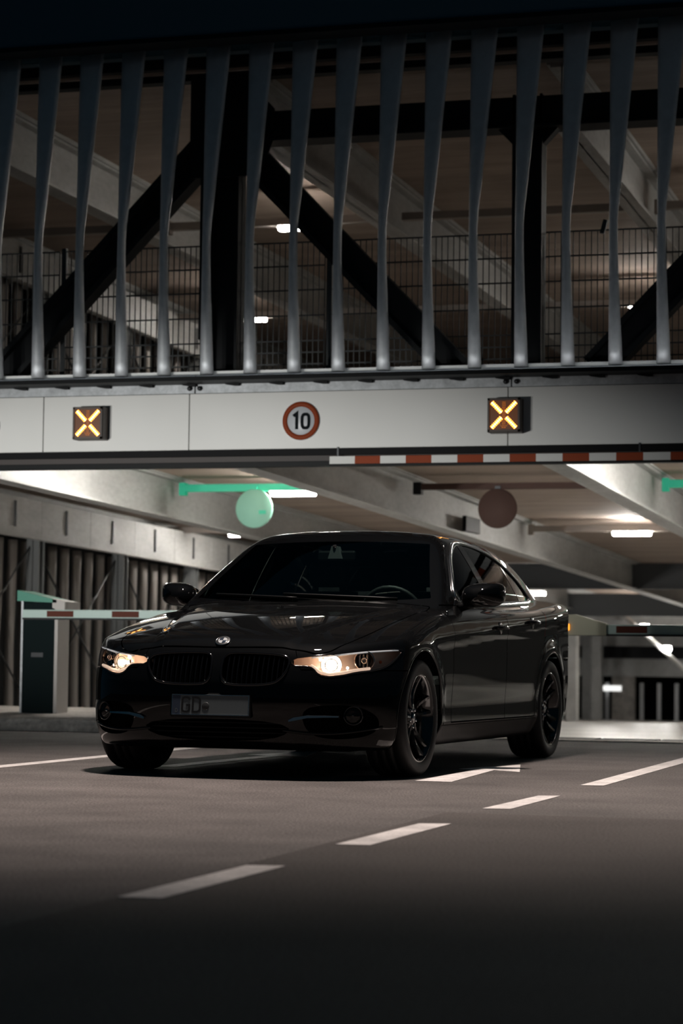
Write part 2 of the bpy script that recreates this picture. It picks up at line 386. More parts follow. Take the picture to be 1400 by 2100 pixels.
# ------------------------------------------------------------------ facade: fascia, rails, slats, roof
UL, UR = -16.2, 5.2
def spanbox(name, mt, v0, z0, v1, z1, parent=None, u0=UL, u1=UR): return MB().box((u0, v0, z0), (u1, v1, z1)).build(name, mt, parent)
fas = struct(empty('wall_fascia', (0, FV, 2.37)), 'long white panelled fascia above the entry')
seams = [UL, -13.3, -10.6, -7.97, -6.64, -3.90, -1.2, 1.5, UR]
for a, b in zip(seams[:-1], seams[1:]):
    MB().box((a+.004, 0, 0), (b-.004, .06, .475), .003).build('panel', M['fascia'], fas)
gal = struct(empty('trim_1', (0, FV, 2.85)), 'galvanised steel edge beam above the fascia')
cuts = [UL, -14.6, -11.95, -9.27, -6.595, -3.875, -1.2, 1.5, UR]
for a, b in zip(cuts[:-1], cuts[1:]):
    MB().box((a+.006, .01, 0), (b-.006, .08, .15)).build('beam_web', M['galv'], gal)
spanbox('back_plate', M['blacksteel'], .085, -.02, .12, .16, gal)
bl0 = None
for c in cuts[1:-1]:
    for du in (-.045, .045):
        for dz in (.04, .12):
            if bl0 is None:
                bl0 = MB().lathe([(0, -.02), (.017, -.02), (.020, -.012), (.020, .012)], 'Y', 10).build('bolt', M['bolt'], gal); bl0.location = (c+du, 0, dz)
            else: share(bl0, loc=(c+du, 0, dz))
rail = struct(empty('trim_2', (0, FV, 2.95)), 'black rail at the foot of the slats')
spanbox('rail', M['blacksteel'], -.26, -.025, .10, -.006, rail)
spanbox('rail_lip', M['blacksteel'], -.26, -.006, -.25, .010, rail)
spanbox('light_strip', M['strip'], -.245, -.005, -.215, .002, rail)
spanbox('ledge', M['fascia'], .085, .0, .10, .095, rail)
k0 = None
for i in range(54):       # small black brackets under the rail
    u = -15.85+.3855*i
    if k0 is None: k0 = MB().prism([(-.11, -.025), (.02, -.025), (.02, -.045), (-.02, -.045), (-.10, -.032)], 1, -.03, .0).build('bracket', M['blacksteel'], rail); k0.location = (u, 0, 0)
    else: share(k0, loc=(u, 0, 0))
chn = struct(empty('trim_3', (0, FV, 2.22)), 'dark channel along the underside of the fascia')
spanbox('upper_flange', M['darkrail'], .0, .095, .10, .148, chn)
spanbox('web', mat('channel_web', (.035, .027, .025), .6), .06, .04, .10, .095, chn)
spanbox('lower_flange', M['blacksteel'], .0, 0., .10, .042, chn)
# twisted slats
def slat_mesh(name, w_top=.24, mirror=False, h=2.80, w_bot=.115, w_mid=.072, zmid=1.13):
    rings = []; n = 14
    wf = pchip([0, zmid, zmid+.45, h], [w_bot, w_mid, w_mid+.042, w_top]); df = pchip([0, zmid, h], [.115, .105, .05])
    for i in range(25):
        z = h*i/24; w = float(wf(z)); d = float(df(z)); k = i/24
        tw = 0.0
        ring = []
        for j in range(n):
            t = 2*math.pi*j/n; a = math.cos(t); b = math.sin(t)
            e = 1-.35*sstep(np.array((z-zmid)/1.2)); 
            px = w/2 + w/2*math.copysign(abs(a)**float(e), a); py = d/2*math.copysign(abs(b)**float(e), b)
            px += 0; py += -.045*(px/w-.5)*k
            ring.append((px, py, z))
        rings.append(ring)
    return MB().loft(rings).mesh(name)
scr = struct(empty('wall_screen', (0, FV+.03, 3.012)), 'screen of tall twisted metal slats across the upper storey')
sm = slat_mesh('slat'); sm.materials.append(M['slat'])
for i in range(54):
    u = -8.10+.3855*(i-20)
    o = bpy.data.objects.new('slat', sm); COL.objects.link(o); o.parent = scr; o.location = (u, 0, 0)
rf = struct(empty('wall_parapet', (0, FV, 5.79)), 'dark roof parapet above the slats')
spanbox('cladding', M['roofdark'], -.22, .035, .5, 1.9, rf)
spanbox('drip_edge', M['blacksteel'], -.24, .02, .0, .06, rf)
spanbox('top_rail', M['blacksteel'], .06, -.135, .14, -.045, rf)
spanbox('soffit_strip', M['fascia'], .21, -.05, .23, .03, rf)
# ------------------------------------------------------------------ truss behind the slats
tr = struct(empty('wall_truss', (0, 18.5, 3.0)), 'black steel truss of columns, chord and diagonals behind the slats')
def hcol(u, z0, z1, w=.25):
    m = MB(); m.box((u-w/2, -.10, z0), (u-w/2+.022, .10, z1)); m.box((u+w/2-.022, -.10, z0), (u+w/2, .10, z1)); m.box((u-w/2, -.012, z0), (u+w/2, .012, z1)); return m.build('column', M['blacksteel'], tr)
def bar(u0, z0, u1, z1, w, name='diagonal'):
    d = Vector((u1-u0, z1-z0)); n = Vector((-d.y, d.x)).normalized()*w/2; m = MB()
    m.prism([(u0+n.x, z0+n.y), (u1+n.x, z1+n.y), (u1-n.x, z1-n.y), (u0-n.x, z0-n.y)], 1, -.012, .012)
    for s in (1, -1):
        a = n*s; b = n*(s*(1-.045/w*2))
        m.prism([(u0+a.x, z0+a.y), (u1+a.x, z1+a.y), (u1+b.x, z1+b.y), (u0+b.x, z0+b.y)], 1, -.09, .09)
    return m.build(name, M['blacksteel'], tr)
for c in (-14.5, -11.82, -9.14, -6.46, -3.82, -1.15, 1.52): hcol(c, 0.0, 2.32)
hcol(-6.62, 0.35, 2.75, .12)
MB().box((-6.5, -.1, 2.055), (5, .1, 2.30)).build('chord', M['blacksteel'], tr)
MB().box((-6.5, -.13, 2.04), (5, .13, 2.062)).build('chord_flange', M['blacksteel'], tr)
MB().prism([(-6.78, 1.75), (-6.15, 1.75), (-6.02, 2.06), (-6.02, 2.32), (-6.4, 2.75), (-6.78, 2.75)], 1, -.11, -.09).build('gusset', M['blacksteel'], tr)
for s in (1, -1): MB().prism([(-3.82+s*.10, 2.06), (-3.82+s*.27, 2.06), (-3.82+s*.10, 1.88)], 1, -.06, .06).build('gusset', M['blacksteel'], tr)
bar(-6.62, 2.06, -8.52, .10, .27); bar(-6.30, 1.98, -4.40, .02, .26); bar(-3.25, .02, -1.35, 1.98, .26); bar(-1.0, 1.98, .9, .02, .26)
bar(-11.4, .10, -9.3, 2.06, .27)
MB().box((UL, -.12, 2.60), (UR, .0, 2.72)).build('top_chord', M['blacksteel'], tr)
# ------------------------------------------------------------------ upper storey
up_floor = struct(MB().box((-13, 18.25, 2.80), (8, 62, 2.99)).build('floor_upper', M['concrete']), 'concrete deck of the upper storey')
struct(MB().box((-13, 18.35, 5.66), (8, 62, 5.85)).build('ceiling_upper', M['ceil']), 'brownish board ceiling of the upper storey')
struct(MB().box((-13.2, 61.8, -1.3), (8.2, 62, 5.9)).build('wall_back', mat('back_wall', (.05, .052, .055), .8)), 'dark back wall of the garage')
struct(MB().box((8, 18.4, -1.3), (8.2, 62, 5.9)).build('wall_right', mat('side_wall', (.2, .2, .2), .8)), 'plain side wall out of view')
def ibeam(u, v0, v1, z0, slope, h, w, name='steel_beam', tf=.022, tw=.014):
    m = MB(); x = (v1-v0)
    def pr(a, b, c, d):
        m.add([(a, v0, c), (b, v0, c), (b, v0, d), (a, v0, d), (a, v1, c-slope*x), (b, v1, c-slope*x), (b, v1, d-slope*x), (a, v1, d-slope*x)],
              [(0,3,2,1),(4,5,6,7),(0,1,5,4),(1,2,6,5),(2,3,7,6),(3,0,4,7)])
    pr(u-w/2, u+w/2, z0, z0+tf); pr(u-w/2, u+w/2, z0+h-tf, z0+h); pr(u-tw/2, u+tw/2, z0, z0+h)
    pr(u-w/2-.03, u+w/2+.03, z0+h, z0+h+.05)
    return m.build(name, M['beam'])
BU = (-11.58, -8.92, -6.25, -3.58, -.92, 1.75, 4.4)
wh = ['beyond the left edge', 'at the left', 'in the middle', 'at the right', 'outside the frame', 'outside the frame', 'outside the frame']
for i, u in enumerate(BU):
    struct(ibeam(u, 18.65, 61.5, 5.13, 0., .49, .20), 'steel ceiling beam of the upper storey ' + wh[i])
    struct(ibeam(u, 18.3, 61.5, 2.24, .0185, .45, .20), 'galvanised ceiling beam of the ground storey ' + wh[i])
# mesh fence of the upper deck: panels of wire
fen = empty('mesh_fence', (0, 18.66, 3.02)); tag(fen, 'dark double rod mesh fence along the upper deck behind the slats', 'fence')
def wirepanel(L=2.40, H=1.19):
    m = MB(); w = .0038
    n = int(L/.05)
    for i in range(n+1):
        u = i*L/n; m.box((u-w, -w, 0), (u+w, w, H))
    for z in (.03, .13, .23, .33, .55, .77, .98, 1.185):
        for dv in (-.010, .010): m.box((0, dv-.0045, z-.0045), (L, dv+.0045, z+.0045))
    return m.mesh('wire_panel')
wm = wirepanel(); wm.materials.append(M['wire'])
for i in range(8):
    o = bpy.data.objects.new('wire_panel', wm); COL.objects.link(o); o.parent = fen; o.location = (-12.95+2.46*i, 0, 0)
for i in range(9): MB().box((-13.0+2.46*i, .02, 0), (-12.96+2.46*i, .06, 1.22)).build('post', M['wire'], fen)
fb = MB().prism([(-3.245, 4.17), (-3.21, 4.165), (-3.18, 4.275), (-3.215, 4.285)], 1, 18.595, 18.635).build('small_box', M['bolt']); tag(fb, 'small tilted black box clipped to the top of the mesh fence', 'box')
# ------------------------------------------------------------------ ground storey: ceiling, side wall, girders, far end
cl = MB(); vs = [18.35, 62]
cl.add([(-13, v, zce(v)+d) for d in (0, .09) for v in vs] + [(8, v, zce(v)+d) for d in (0, .09) for v in vs],
       [(0, 1, 5, 4), (2, 6, 7, 3), (0, 4, 6, 2), (1, 3, 7, 5), (0, 2, 3, 1), (4, 5, 7, 6)])
struct(cl.build('ceiling', M['ceil']), 'brownish board ceiling of the ground storey')
def girder(v, z0, z1, mt, label, u0=-13, u1=8):
    m = MB(); m.box((u0, v-.09, z0), (u1, v+.09, z0+.03)); m.box((u0, v-.01, z0), (u1, v+.01, z1)); m.box((u0, v-.09, z1-.03), (u1, v+.09, z1)); return struct(m.build('cross_girder', mt), label)
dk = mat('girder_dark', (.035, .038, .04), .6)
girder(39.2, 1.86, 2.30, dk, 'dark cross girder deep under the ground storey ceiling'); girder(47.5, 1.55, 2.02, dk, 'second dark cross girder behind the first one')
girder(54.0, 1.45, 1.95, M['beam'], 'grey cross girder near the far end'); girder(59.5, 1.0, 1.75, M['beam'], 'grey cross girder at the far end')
# side screen on the left: edge panel, posts, slats
LW = -11.0
pg = mat('post_grey', (.16, .165, .165), .5, metal=.2)
ssm = mat('side_slat_metal', (.26, .235, .22), .5, metal=.4)
def side_screen(name, label, ztop, zbase, SL, SF, nbay, hs):
    """steel edge panel in stiffened bays over a row of slats, posts and brace rods"""
    sw = struct(empty(name, (LW, 19, 0)), label)
    for i in range(nbay):
        v0 = 1.5*i; v1 = v0+1.49; z0, z1 = ztop-SL*v0, ztop-SL*v1
        m = MB(); m.add([(0, v0, z0), (0, v1, z1), (0, v1, z1+.47), (0, v0, z0+.47), (-.03, v0, z0), (-.03, v1, z1), (-.03, v1, z1+.47), (-.03, v0, z0+.47)],
                        [(0,1,2,3),(4,7,6,5),(0,4,5,1),(3,2,6,7),(0,3,7,4),(1,5,6,2)])
        m.add([(0, v0, z0), (0, v1, z1), (.07, v1, z1), (.07, v0, z0), (0, v0, z0+.02), (0, v1, z1+.02), (.07, v1, z1+.02), (.07, v0, z0+.02)], [(0,1,2,3),(4,5,6,7),(3,2,6,7),(0,3,7,4),(1,5,6,2)])
        m.build('edge_panel', M['beam'], sw)
        m = MB(); m.box((0., v0+.71, z0+.10), (.02, v0+.735, z0+.40)); m.build('stiffener', M['bolt'], sw)
    ss = slat_mesh('side_slat', .13, h=hs, w_bot=.10, w_mid=.06, zmid=.8); ss.materials.append(ssm)
    for i in range(int(nbay*1.5/.3855)):
        o = bpy.data.objects.new('side_slat', ss); COL.objects.link(o); o.parent = sw; o.location = (-.22, .2+.3855*i, zbase-SF*.3855*i); o.rotation_euler = (0, 0, R(90))
    for i in range(int(nbay*1.5/2.69)):
        v = .55+2.69*i; zb = zbase-SF*v-.05; zt = ztop+.02-SL*v; m = MB()
        m.box((-.16, v, zb), (.0, v+.02, zt)); m.box((-.16, v+.14, zb), (.0, v+.16, zt)); m.box((-.085, v, zb), (-.075, v+.16, zt)); m.build('post', pg, sw)
    for i in range(min(8, int(nbay*1.5/2.69))):
        v = .7+2.69*i
        for s in (0, 1):
            hi_, lo_ = ztop-.08-SL*v, zbase+.08-SF*v
            MB().tube([(-.10, v, hi_ if s else lo_), (-.12, v+2.6, lo_ if s else hi_)], .012, 6).build('brace_rod', M['bolt'], sw)
side_screen('wall_left', 'side screen of vertical slats with a grey steel edge panel on the ground storey', 2.08, .02, .0185, .0205, 27, 2.06)
side_screen('wall_left_upper', 'side screen of vertical slats with a grey steel edge panel on the upper storey', 5.02, 3.0, .017, .0, 16, 2.0)
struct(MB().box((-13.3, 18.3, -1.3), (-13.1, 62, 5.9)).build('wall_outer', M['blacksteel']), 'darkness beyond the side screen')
# far end facade with slats
fe = struct(empty('wall_far', (0, 60.5, zfl(60.5))), 'far end of the garage with a grey band and dark slatted openings')
MB().box((-13, 0, 1.15), (8, .1, 1.62)).build('band', M['beam'], fe)
MB().box((-13, .25, 0), (8, .3, 1.2)).build('opening', M['void'], fe)
MB().box((-10.38, -.12, .76), (-9.9, .05, .90)).build('glow_box', mat('lit_box', (.8, .8, .8), .5, emit=(1, 1, .97), es=1.1), fe)
for i in range(30): MB().box((-10.35+.46*i, .02, 0), (-10.25+.46*i, .12, .98)).build('slat', M['slat'], fe)
for i in range(5): MB().box((-10.0+3.0*i-.15, -.1, 0), (-9.7+3.0*i+.15, .1, 1.15)).build('pier', M['concrete'], fe)
for u, v, w, lb in ((-9.44, 50., .25, 'grey pillar nearest the rear of the car at the far end'), (-10.52, 58., .30, 'grey pillar between two others at the far end'), (-10.12, 57., .26, 'grey pillar beside the dark slatted openings at the far end')):
    struct(MB().box((u, v, zfl(v)-.02), (u+w, v+.35, zce(v)), .02).build('pillar', M['beam']), lb)
tag(MB().box((-6.145, 26.05, 2.13), (-6.10, 26.80, 2.31), .006).build('junction_box', M['blacksteel']), 'black box fixed to the middle ceiling beam above the car roof', 'junction box')
# ------------------------------------------------------------------ luminaires on cross bars
def lumbar(u0, u1, v, z, lu, bm, label, lm='lamp', length=.5, disc=None):
    root = empty('ceiling_light', (lu, v, z)); tag(root, label, 'ceiling light', 'batten lights on cross bars')
    m = MB(); m.box((u0-lu, -.045, .02), (u1-lu, .045, .10)); m.box((u0-lu, -.05, -.02), (u0-lu+.07, .05, .12)); m.build('cross_bar', bm, root)
    MB().box((-length/2, -.045, -.035), (length/2, .045, .018), .012).build('diffuser', M[lm], root)
    MB().box((-length/2-.02, -.05, .0), (-length/2+.0, .05, .03)).build('end_cap', M['white'], root)
    return root
bays = [(BU[i]+.10, BU[i+1]-.10) for i in range(6)]
bayw = ['far left', 'left', 'middle', 'right', 'outer', 'outermost']
for k, bi in enumerate((1, 3, 5)):      # short row just behind the fascia
    lumbar(bays[bi][0], bays[bi][0]+2.47, 20.7, 2.53, bays[bi][0]+.62, mat('bar_plain', (.34, .30, .27), .6), 'batten light hidden above the fascia edge, %s bay' % bayw[bi])
rows = [(23.8, 'first', (1, 3, 5)), (29.9, 'second', (0, 2, 4)), (36.0, 'third', (3, 5)), (50.5, 'fifth', (2, 4)), (57., 'sixth', (3,))]
gb = mat('bar_grey', (.34, .30, .27), .6)
for ri, (v, rn, lit) in enumerate(rows):
    for bi, (a, b) in enumerate(bays):
        z = 2.425-.0185*(v-23.8); lu = a+1.31 if ri == 0 else a+1.38
        lb = {(0, 1): 'bright white batten light at the end of the green bar above the car', (1, 0): 'small white batten light just left of the car roof', (1, 2): 'white batten light under the ceiling at the right, beyond the brown disc'}
        if bi in lit: lumbar(a, b, v, z, lu, M['green'] if ri == 0 and bi in (1, 3) else gb, lb.get((ri, bi), 'white batten light in the %s row, %s bay of the ground storey' % (rn, bayw[bi])))
lumbar(-8.82, -6.35, 42., 2.03, -7.17, gb, 'small white batten light deep in the garage, right of the car roof')
dl = empty('ceiling_light', (-8.55, 41.9, 1.86)); tag(dl, 'white batten light close to the bright beam, just behind the car', 'ceiling light', 'batten lights on cross bars')
MB().box((-.25, -.045, -.035), (.25, .045, .018), .012).build('diffuser', M['lamp'], dl); MB().box((-.28, -.03, .018), (.28, .03, .05)).build('tray', M['white'], dl)
for q in (-.2, .2): MB().tube([(q, 0, .05), (q, 0, .38)], .006, 6).build('hanger', M['bolt'], dl)
tag(MB().box((-8.80, 41.86, 1.97), (-7.75, 41.93, 2.09), .006).build('green_board', M['green_board']), 'pale green board across the bay deep in the garage', 'board')
lr = empty('light_rail', (-7.5, 50, 1.2)); tag(lr, 'sloping pale light rail with two lamps at the far end', 'light rail')
MB().tube([(-.85, 0, .60), (.80, 0, -.85)], .05, 8).build('rail', M['beam'], lr)
for q, r in ((-.18, .17), (.31, -.30)): MB().box((q-.09, -.10, r-.055), (q+.09, -.04, r+.055), .02).build('lamp', M['lamp'], lr)
nb = empty('cross_bar_sign', (-4.92, 23.8, 2.425)); tag(nb, 'brown cross bar with a round brown board under the ceiling', 'hanging sign')
MB().box((-1.23, -.045, .02), (1.24, .045, .085)).build('cross_bar', M['brown'], nb); MB().box((-1.23, -.05, -.03), (-1.14, .05, .10)).build('bracket', M['bolt'], nb)
MB().lathe([(0, -.012), (.205, -.012), (.212, 0), (.205, .012), (0, .012)], 'Y', 40, (-.30, -.06, -.19)).build('disc', M['brown'], nb)
MB().box((-.33, -.06, -.02), (-.27, -.03, .05)).build('hanger', M['bolt'], nb)
ds = empty('round_board', (-7.93, 23.72, 2.25)); tag(ds, 'white round board tinted as if green-lit, hanging below the green bar', 'hanging sign')
MB().lathe([(0, -.012), (.208, -.012), (.214, 0), (.208, .012), (0, .012)], 'Y', 40).build('disc', M['disc_greencast'], ds)
MB().box((-.03, -.01, .15), (.03, .02, .24)).build('hanger', M['green'], ds); MB().box((.06, -.02, -.06), (.14, -.011, -.02)).build('clip', M['green'], ds)
for ri, (v, rn, lit) in enumerate([(23.2, 'first', (1, 3)), (29.5, 'second', (0, 2, 4)), (36., 'third', (3,)), (43., 'fourth', (4,))]):
    for bi, (a, b) in enumerate(bays):
        lb = {(0, 1): 'brightest batten light of the upper storey, beside a black diagonal', (1, 0): 'batten light seen either side of a slat in the upper storey', (1, 2): 'small batten light of the upper storey at the right, half behind a diagonal'}
        ux = {(0, 1): -7.27, (1, 0): -9.98, (1, 2): -4.50}
        if bi in lit: lumbar(a, b, v, 5.235, ux.get((ri, bi), a+1.40), gb, lb.get((ri, bi), 'white batten light in the %s row, %s bay of the upper storey' % (rn, bayw[bi])), 'lamp_up')
        elif ri < 2 and bi < 4:
            o = MB().box((a, v-.045, 5.255), (b, v+.045, 5.335)).build('cross_bar', gb); struct(o, 'bare grey cross bar under the upper ceiling, %s row, %s bay' % (rn, bayw[bi]))
# ------------------------------------------------------------------ lane signals, speed limit signs, height bar
def lane_signal(u, z, label):
    root = empty('lane_signal', (u, FV, z)); tag(root, label, 'traffic signal', 'amber cross lane signals on the fascia')
    MB().box((-.135, -.13, -.14), (.135, .0, .14), .006).build('housing', M['signal_box'], root)
    m = MB(); w = .132
    for a, b, c, d in ((-w, w, .118, .136), (-w, w, -.136, -.118), (-w, -.116, -.136, .136), (.116, w, -.136, .136)): m.box((a, -.145, c), (b, -.13, d))
    m.build('bezel', M['signal_box'], root)
    fc = MB().box((-.117, -.134, -.119), (.117, -.1305, .119)).build('display', M['signal_face'], root)
    k = 0
    for sx in (1, -1):
        for sz in (1, -1):
            m = MB(); c = MB()
            for i in range(7):
                for j in (-1, 0, 1):
                    t = .024+.0118*i; a = sx*(t+j*.0082); b = sz*(t*1.04-j*.0082)
                    (c if j == 0 else m).lathe([(.0058, -.134), (.0052, -.138), (.003, -.1405), (0, -.141)], 'Y', 6, (a, 0, b))
            o = m.build('led_arm', M['led'], fc); c.build('led_row', M['led_core'], fc)
    m = MB()
    for i in range(15):
        for j in (-1, 0, 1): m.lathe([(.003, -.134), (.002, -.136), (0, -.136)], 'Y', 5, (j*.010, 0, -.10+.0145*i))
    for s in (1, -1):
        for i in range(5): m.lathe([(.003, -.134), (.002, -.136), (0, -.136)], 'Y', 5, (s*(.012+.010*i), 0, -.10+.012*i))
    m.build('led_arrow', M['led_dim'], fc)
    return root
lane_signal(-7.505, 2.600, 'amber cross lane signal on the white fascia, left of the speed sign')
lane_signal(-3.905, 2.605, 'amber cross lane signal on the white fascia, right of the speed sign')
def speed_sign(u, z, label):
    root = empty('speed_sign', (u, FV, z)); tag(root, label, 'traffic sign')
    MB().lathe([(0, -.012), (.160, -.012), (.162, -.009), (.162, 0), (0, 0)], 'Y', 48).build('board', M['signwhite'], root)
    MB().lathe([(.118, -.0125), (.118, -.015), (.160, -.015), (.160, -.0125)], 'Y', 48).build('ring', M['signred'], root)
    fr = lambda a, b, t: (a, t, b)
    MB().stroke([(-.066, .040), (-.036, .062), (-.036, -.070)], .026, -.0155, -.012, fr).build('digit_one', M['signblack'], root)
    oval = [(.040+.030*math.copysign(abs(math.cos(t))**.62, math.cos(t)), -.003+.057*math.copysign(abs(math.sin(t))**.62, math.sin(t))) for t in [2*math.pi*k/28 for k in range(28)]]
    MB().stroke(oval, .026, -.0155, -.012, fr, True).build('digit_zero', M['signblack'], root)
speed_sign(-5.65, 2.600, 'round speed limit sign reading 10 with a red ring on the fascia')
speed_sign(-8.535, 2.600, 'round red ringed sign cut by the left edge of the photo')
hb = empty('height_bar', (-5.395, FV-.02, 2.237)); tag(hb, 'red and white striped height limit bar hung below the fascia', 'height bar')
for i in range(48):
    MB().box((.2165*i, 0, 0), (.2165*i+.2165, .03, .062)).build('stripe', M['white'] if i % 2 == 0 else M['red'], hb)
for i in range(5): MB().box((.06+2.5*i, .008, .06), (.075+2.5*i, .02, .14)).build('hanger', M['bolt'], hb)
# ------------------------------------------------------------------ barriers
cb = empty('barrier_cabinet', (-8.50, 18.95, .112)); tag(cb, 'dark barrier cabinet with a sloping green-tinted lid on the kerb island', 'barrier cabinet')
MB().box((0, 0, 0), (.31, .26, .99), .008).build('body', M['cab_dark'], cb)
MB().box((.305, .0, 0), (.335, .26, .99)).build('lit_side', M['cab_light'], cb)  # pale slab, the light on this side put into its colour
MB().box((-.02, -.004, 0), (-.0, .26, 1.02)).build('side_trim', M['galv'], cb)
MB().prism([(-.04, 1.095), (.34, 1.01), (.34, .985), (-.04, 1.0)], 1, -.05, .30).build('lid', M['lid_greencast'], cb)
MB().prism([(.30, 1.02), (.42, .995), (.42, .93), (.40, .90), (.30, .94)], 1, -.05, .30).build('lid_end', M['cab_light'], cb)
MB().box((.085, -.006, .50), (.20, .004, .54)).build('handle_plate', M['bolt'], cb)
ar = empty('boom_barrier', (-8.46, 18.86, .958)); tag(ar, 'white boom barrier with dark red stripes crossing the lane behind the car', 'barrier')
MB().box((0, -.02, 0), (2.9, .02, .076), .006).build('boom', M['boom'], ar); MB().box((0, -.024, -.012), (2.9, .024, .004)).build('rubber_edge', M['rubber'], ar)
for i in range(4): MB().box((.235+.62*i, -.0215, .012), (.49+.62*i, .0215, .066)).build('stripe', M['boomred'], ar)
br = empty('boom_barrier', (-3.60, 19.02, .862)); tag(br, 'white boom barrier with dark red stripes at the right, amber lamp on its bracket', 'barrier')
MB().prism([(.0, -.01), (.0, .16), (.10, .165), (.36, .09), (.36, -.01)], 1, -.05, .05).build('bracket', M['cab_olive'], br)
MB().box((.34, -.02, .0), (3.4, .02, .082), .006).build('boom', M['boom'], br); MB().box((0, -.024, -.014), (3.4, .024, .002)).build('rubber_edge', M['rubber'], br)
for i in range(5): MB().box((.44+.57*i, -.0215, .012), (.70+.57*i, .0215, .070)).build('stripe', M['boomred'], br)
MB().box((-.02, -.07, .03), (.055, -.05, .085), .006).build('amber_lamp', M['amber'], br)
c2 = empty('barrier_cabinet', (-4.02, 19.1, zfl(19.1))); tag(c2, 'barrier cabinet standing behind the rear of the car', 'barrier cabinet')
MB().box((0, 0, 0), (.31, .26, .99), .008).build('body', M['cab_dark'], c2); MB().prism([(-.03, 1.09), (.34, 1.02), (.34, .985), (-.03, .985)], 1, -.03, .29).build('lid', M['lid_greencast'], c2)
# ------------------------------------------------------------------ the car
car = empty('car', (-3.985-.019*.998, 12.272+.019*.058, 0), R(-93.3)); car.scale = (1, 1.022, 1)
tag(car, 'glossy black four-door saloon with lit headlights and a GD number plate', 'car')
SP, SN, ST = body_skin(.0175)
def clip(P, N, T, g):
    """split a triangle skin along g = 0; returns (inside g<0, outside)"""
    s = g < 0; c = s[T].sum(1); ins, outs = [T[c == 3]], [T[c == 0]]
    P2, N2 = [P], [N]; nb = len(P)
    mixed = T[(c == 1) | (c == 2)]
    if len(mixed):
        sm = s[mixed]; one = np.where((sm.sum(1) == 1)[:, None], sm, ~sm); k = one.argmax(1); r = np.arange(len(mixed))
        a = mixed[r, k]; b = mixed[r, (k+1) % 3]; d = mixed[r, (k+2) % 3]
        E = np.concatenate([np.stack([a, b], 1), np.stack([a, d], 1)]); E = np.sort(E, 1)
        Eu, inv = np.unique(E, axis=0, return_inverse=True); inv = inv.ravel()
        ga, gb_ = g[Eu[:, 0]], g[Eu[:, 1]]; t = (ga/(ga-gb_))[:, None]
        pn = P[Eu[:, 0]]*(1-t) + P[Eu[:, 1]]*t; nn = N[Eu[:, 0]]*(1-t) + N[Eu[:, 1]]*t
        P2.append(pn); N2.append(nn/np.linalg.norm(nn, axis=1, keepdims=True))
        ab = nb+inv[:len(mixed)]; ad = nb+inv[len(mixed):]
        lone = np.stack([a, ab, ad], 1); q1 = np.stack([ab, b, d], 1); q2 = np.stack([ab, d, ad], 1)
        li = s[a]
        ins += [lone[li], q1[~li], q2[~li]]; outs += [lone[~li], q1[li], q2[li]]
    P2 = np.concatenate(P2); N2 = np.concatenate(N2)
    def pack(ts):
        t = np.concatenate(ts); u, iv = np.unique(t, return_inverse=True); return P2[u], N2[u], iv.reshape(-1, 3)
    return pack(ins), pack(outs)
def skin_mesh(S, name, mt, parent=None, off=0., shift=(0, 0, 0)):
    P, N, T = S; me = bpy.data.meshes.new(name); Q = P + N*off + np.array(shift)
    me.vertices.add(len(Q)); me.vertices.foreach_set('co', Q.astype(np.float32).ravel())
    me.loops.add(len(T)*3); me.loops.foreach_set('vertex_index', T.astype(np.int32).ravel())
    me.polygons.add(len(T)); me.polygons.foreach_set('loop_start', np.arange(0, len(T)*3, 3, dtype=np.int32))
    me.polygons.foreach_set('use_smooth', np.ones(len(T), bool)); me.update(calc_edges=True); me.validate()
    me.normals_split_custom_set_from_vertices([tuple(n) for n in N])
    return link(name, me, mt, parent if parent is not None else car)
def boundary(S):
    P, N, T = S; E = np.concatenate([T[:, [0, 1]], T[:, [1, 2]], T[:, [2, 0]]]); K = np.sort(E, 1)
    u, iv, ct = np.unique(K, axis=0, return_inverse=True, return_counts=True); return E[ct[iv.ravel()] == 1]
def wall_mesh(S, name, mt, shift, parent=None, back=True):
    """walls and back plate of a recess below a removed skin piece"""
    P, N, T = S; E = boundary(S); Q = P+np.array(shift); n = len(P)
    f = [(a, b, n+b, n+a) for a, b in E.tolist()]
    if back: f += [(n+a, n+b, n+c) for a, b, c in T.tolist()]
    me = bpy.data.meshes.new(name); me.from_pydata(np.concatenate([P, Q]).tolist(), [], f); me.validate(); me.update()
    return link(name, me, mt, parent if parent is not None else car)
def sdpoly(poly, a, b):
    v = np.array(poly, float); d = np.full(a.shape, 1e9); sg = np.ones(a.shape)
    for i in range(len(v)):
        p = v[i]; q = v[i-1]; e = q-p; wx, wy = a-p[0], b-p[1]
        t = np.clip((wx*e[0]+wy*e[1])/(e@e), 0, 1); d = np.minimum(d, (wx-e[0]*t)**2+(wy-e[1]*t)**2)
        c1 = b >= p[1]; c2 = b < q[1]; c3 = e[0]*wy > e[1]*wx
        sg = np.where((c1 & c2 & c3) | (~c1 & ~c2 & ~c3), -sg, sg)
    return sg*np.sqrt(d)
skin = (SP, SN, ST)
def take(field):
    global skin
    a, skin = clip(*skin, field(skin[0], skin[1])); return a
def half(S, sgn):
    a, b = clip(*S, S[0][:, 1]*(1. if sgn > 0 else -1.)); return b
WC = ((0., .322), (-2.81, .322))
# wheel arch openings
take(lambda P, N: np.where(np.abs(P[:, 1]) > .45, np.minimum(*[np.hypot(P[:, 0]-a, P[:, 2]-z)-.372 for a, z in WC]), .5))
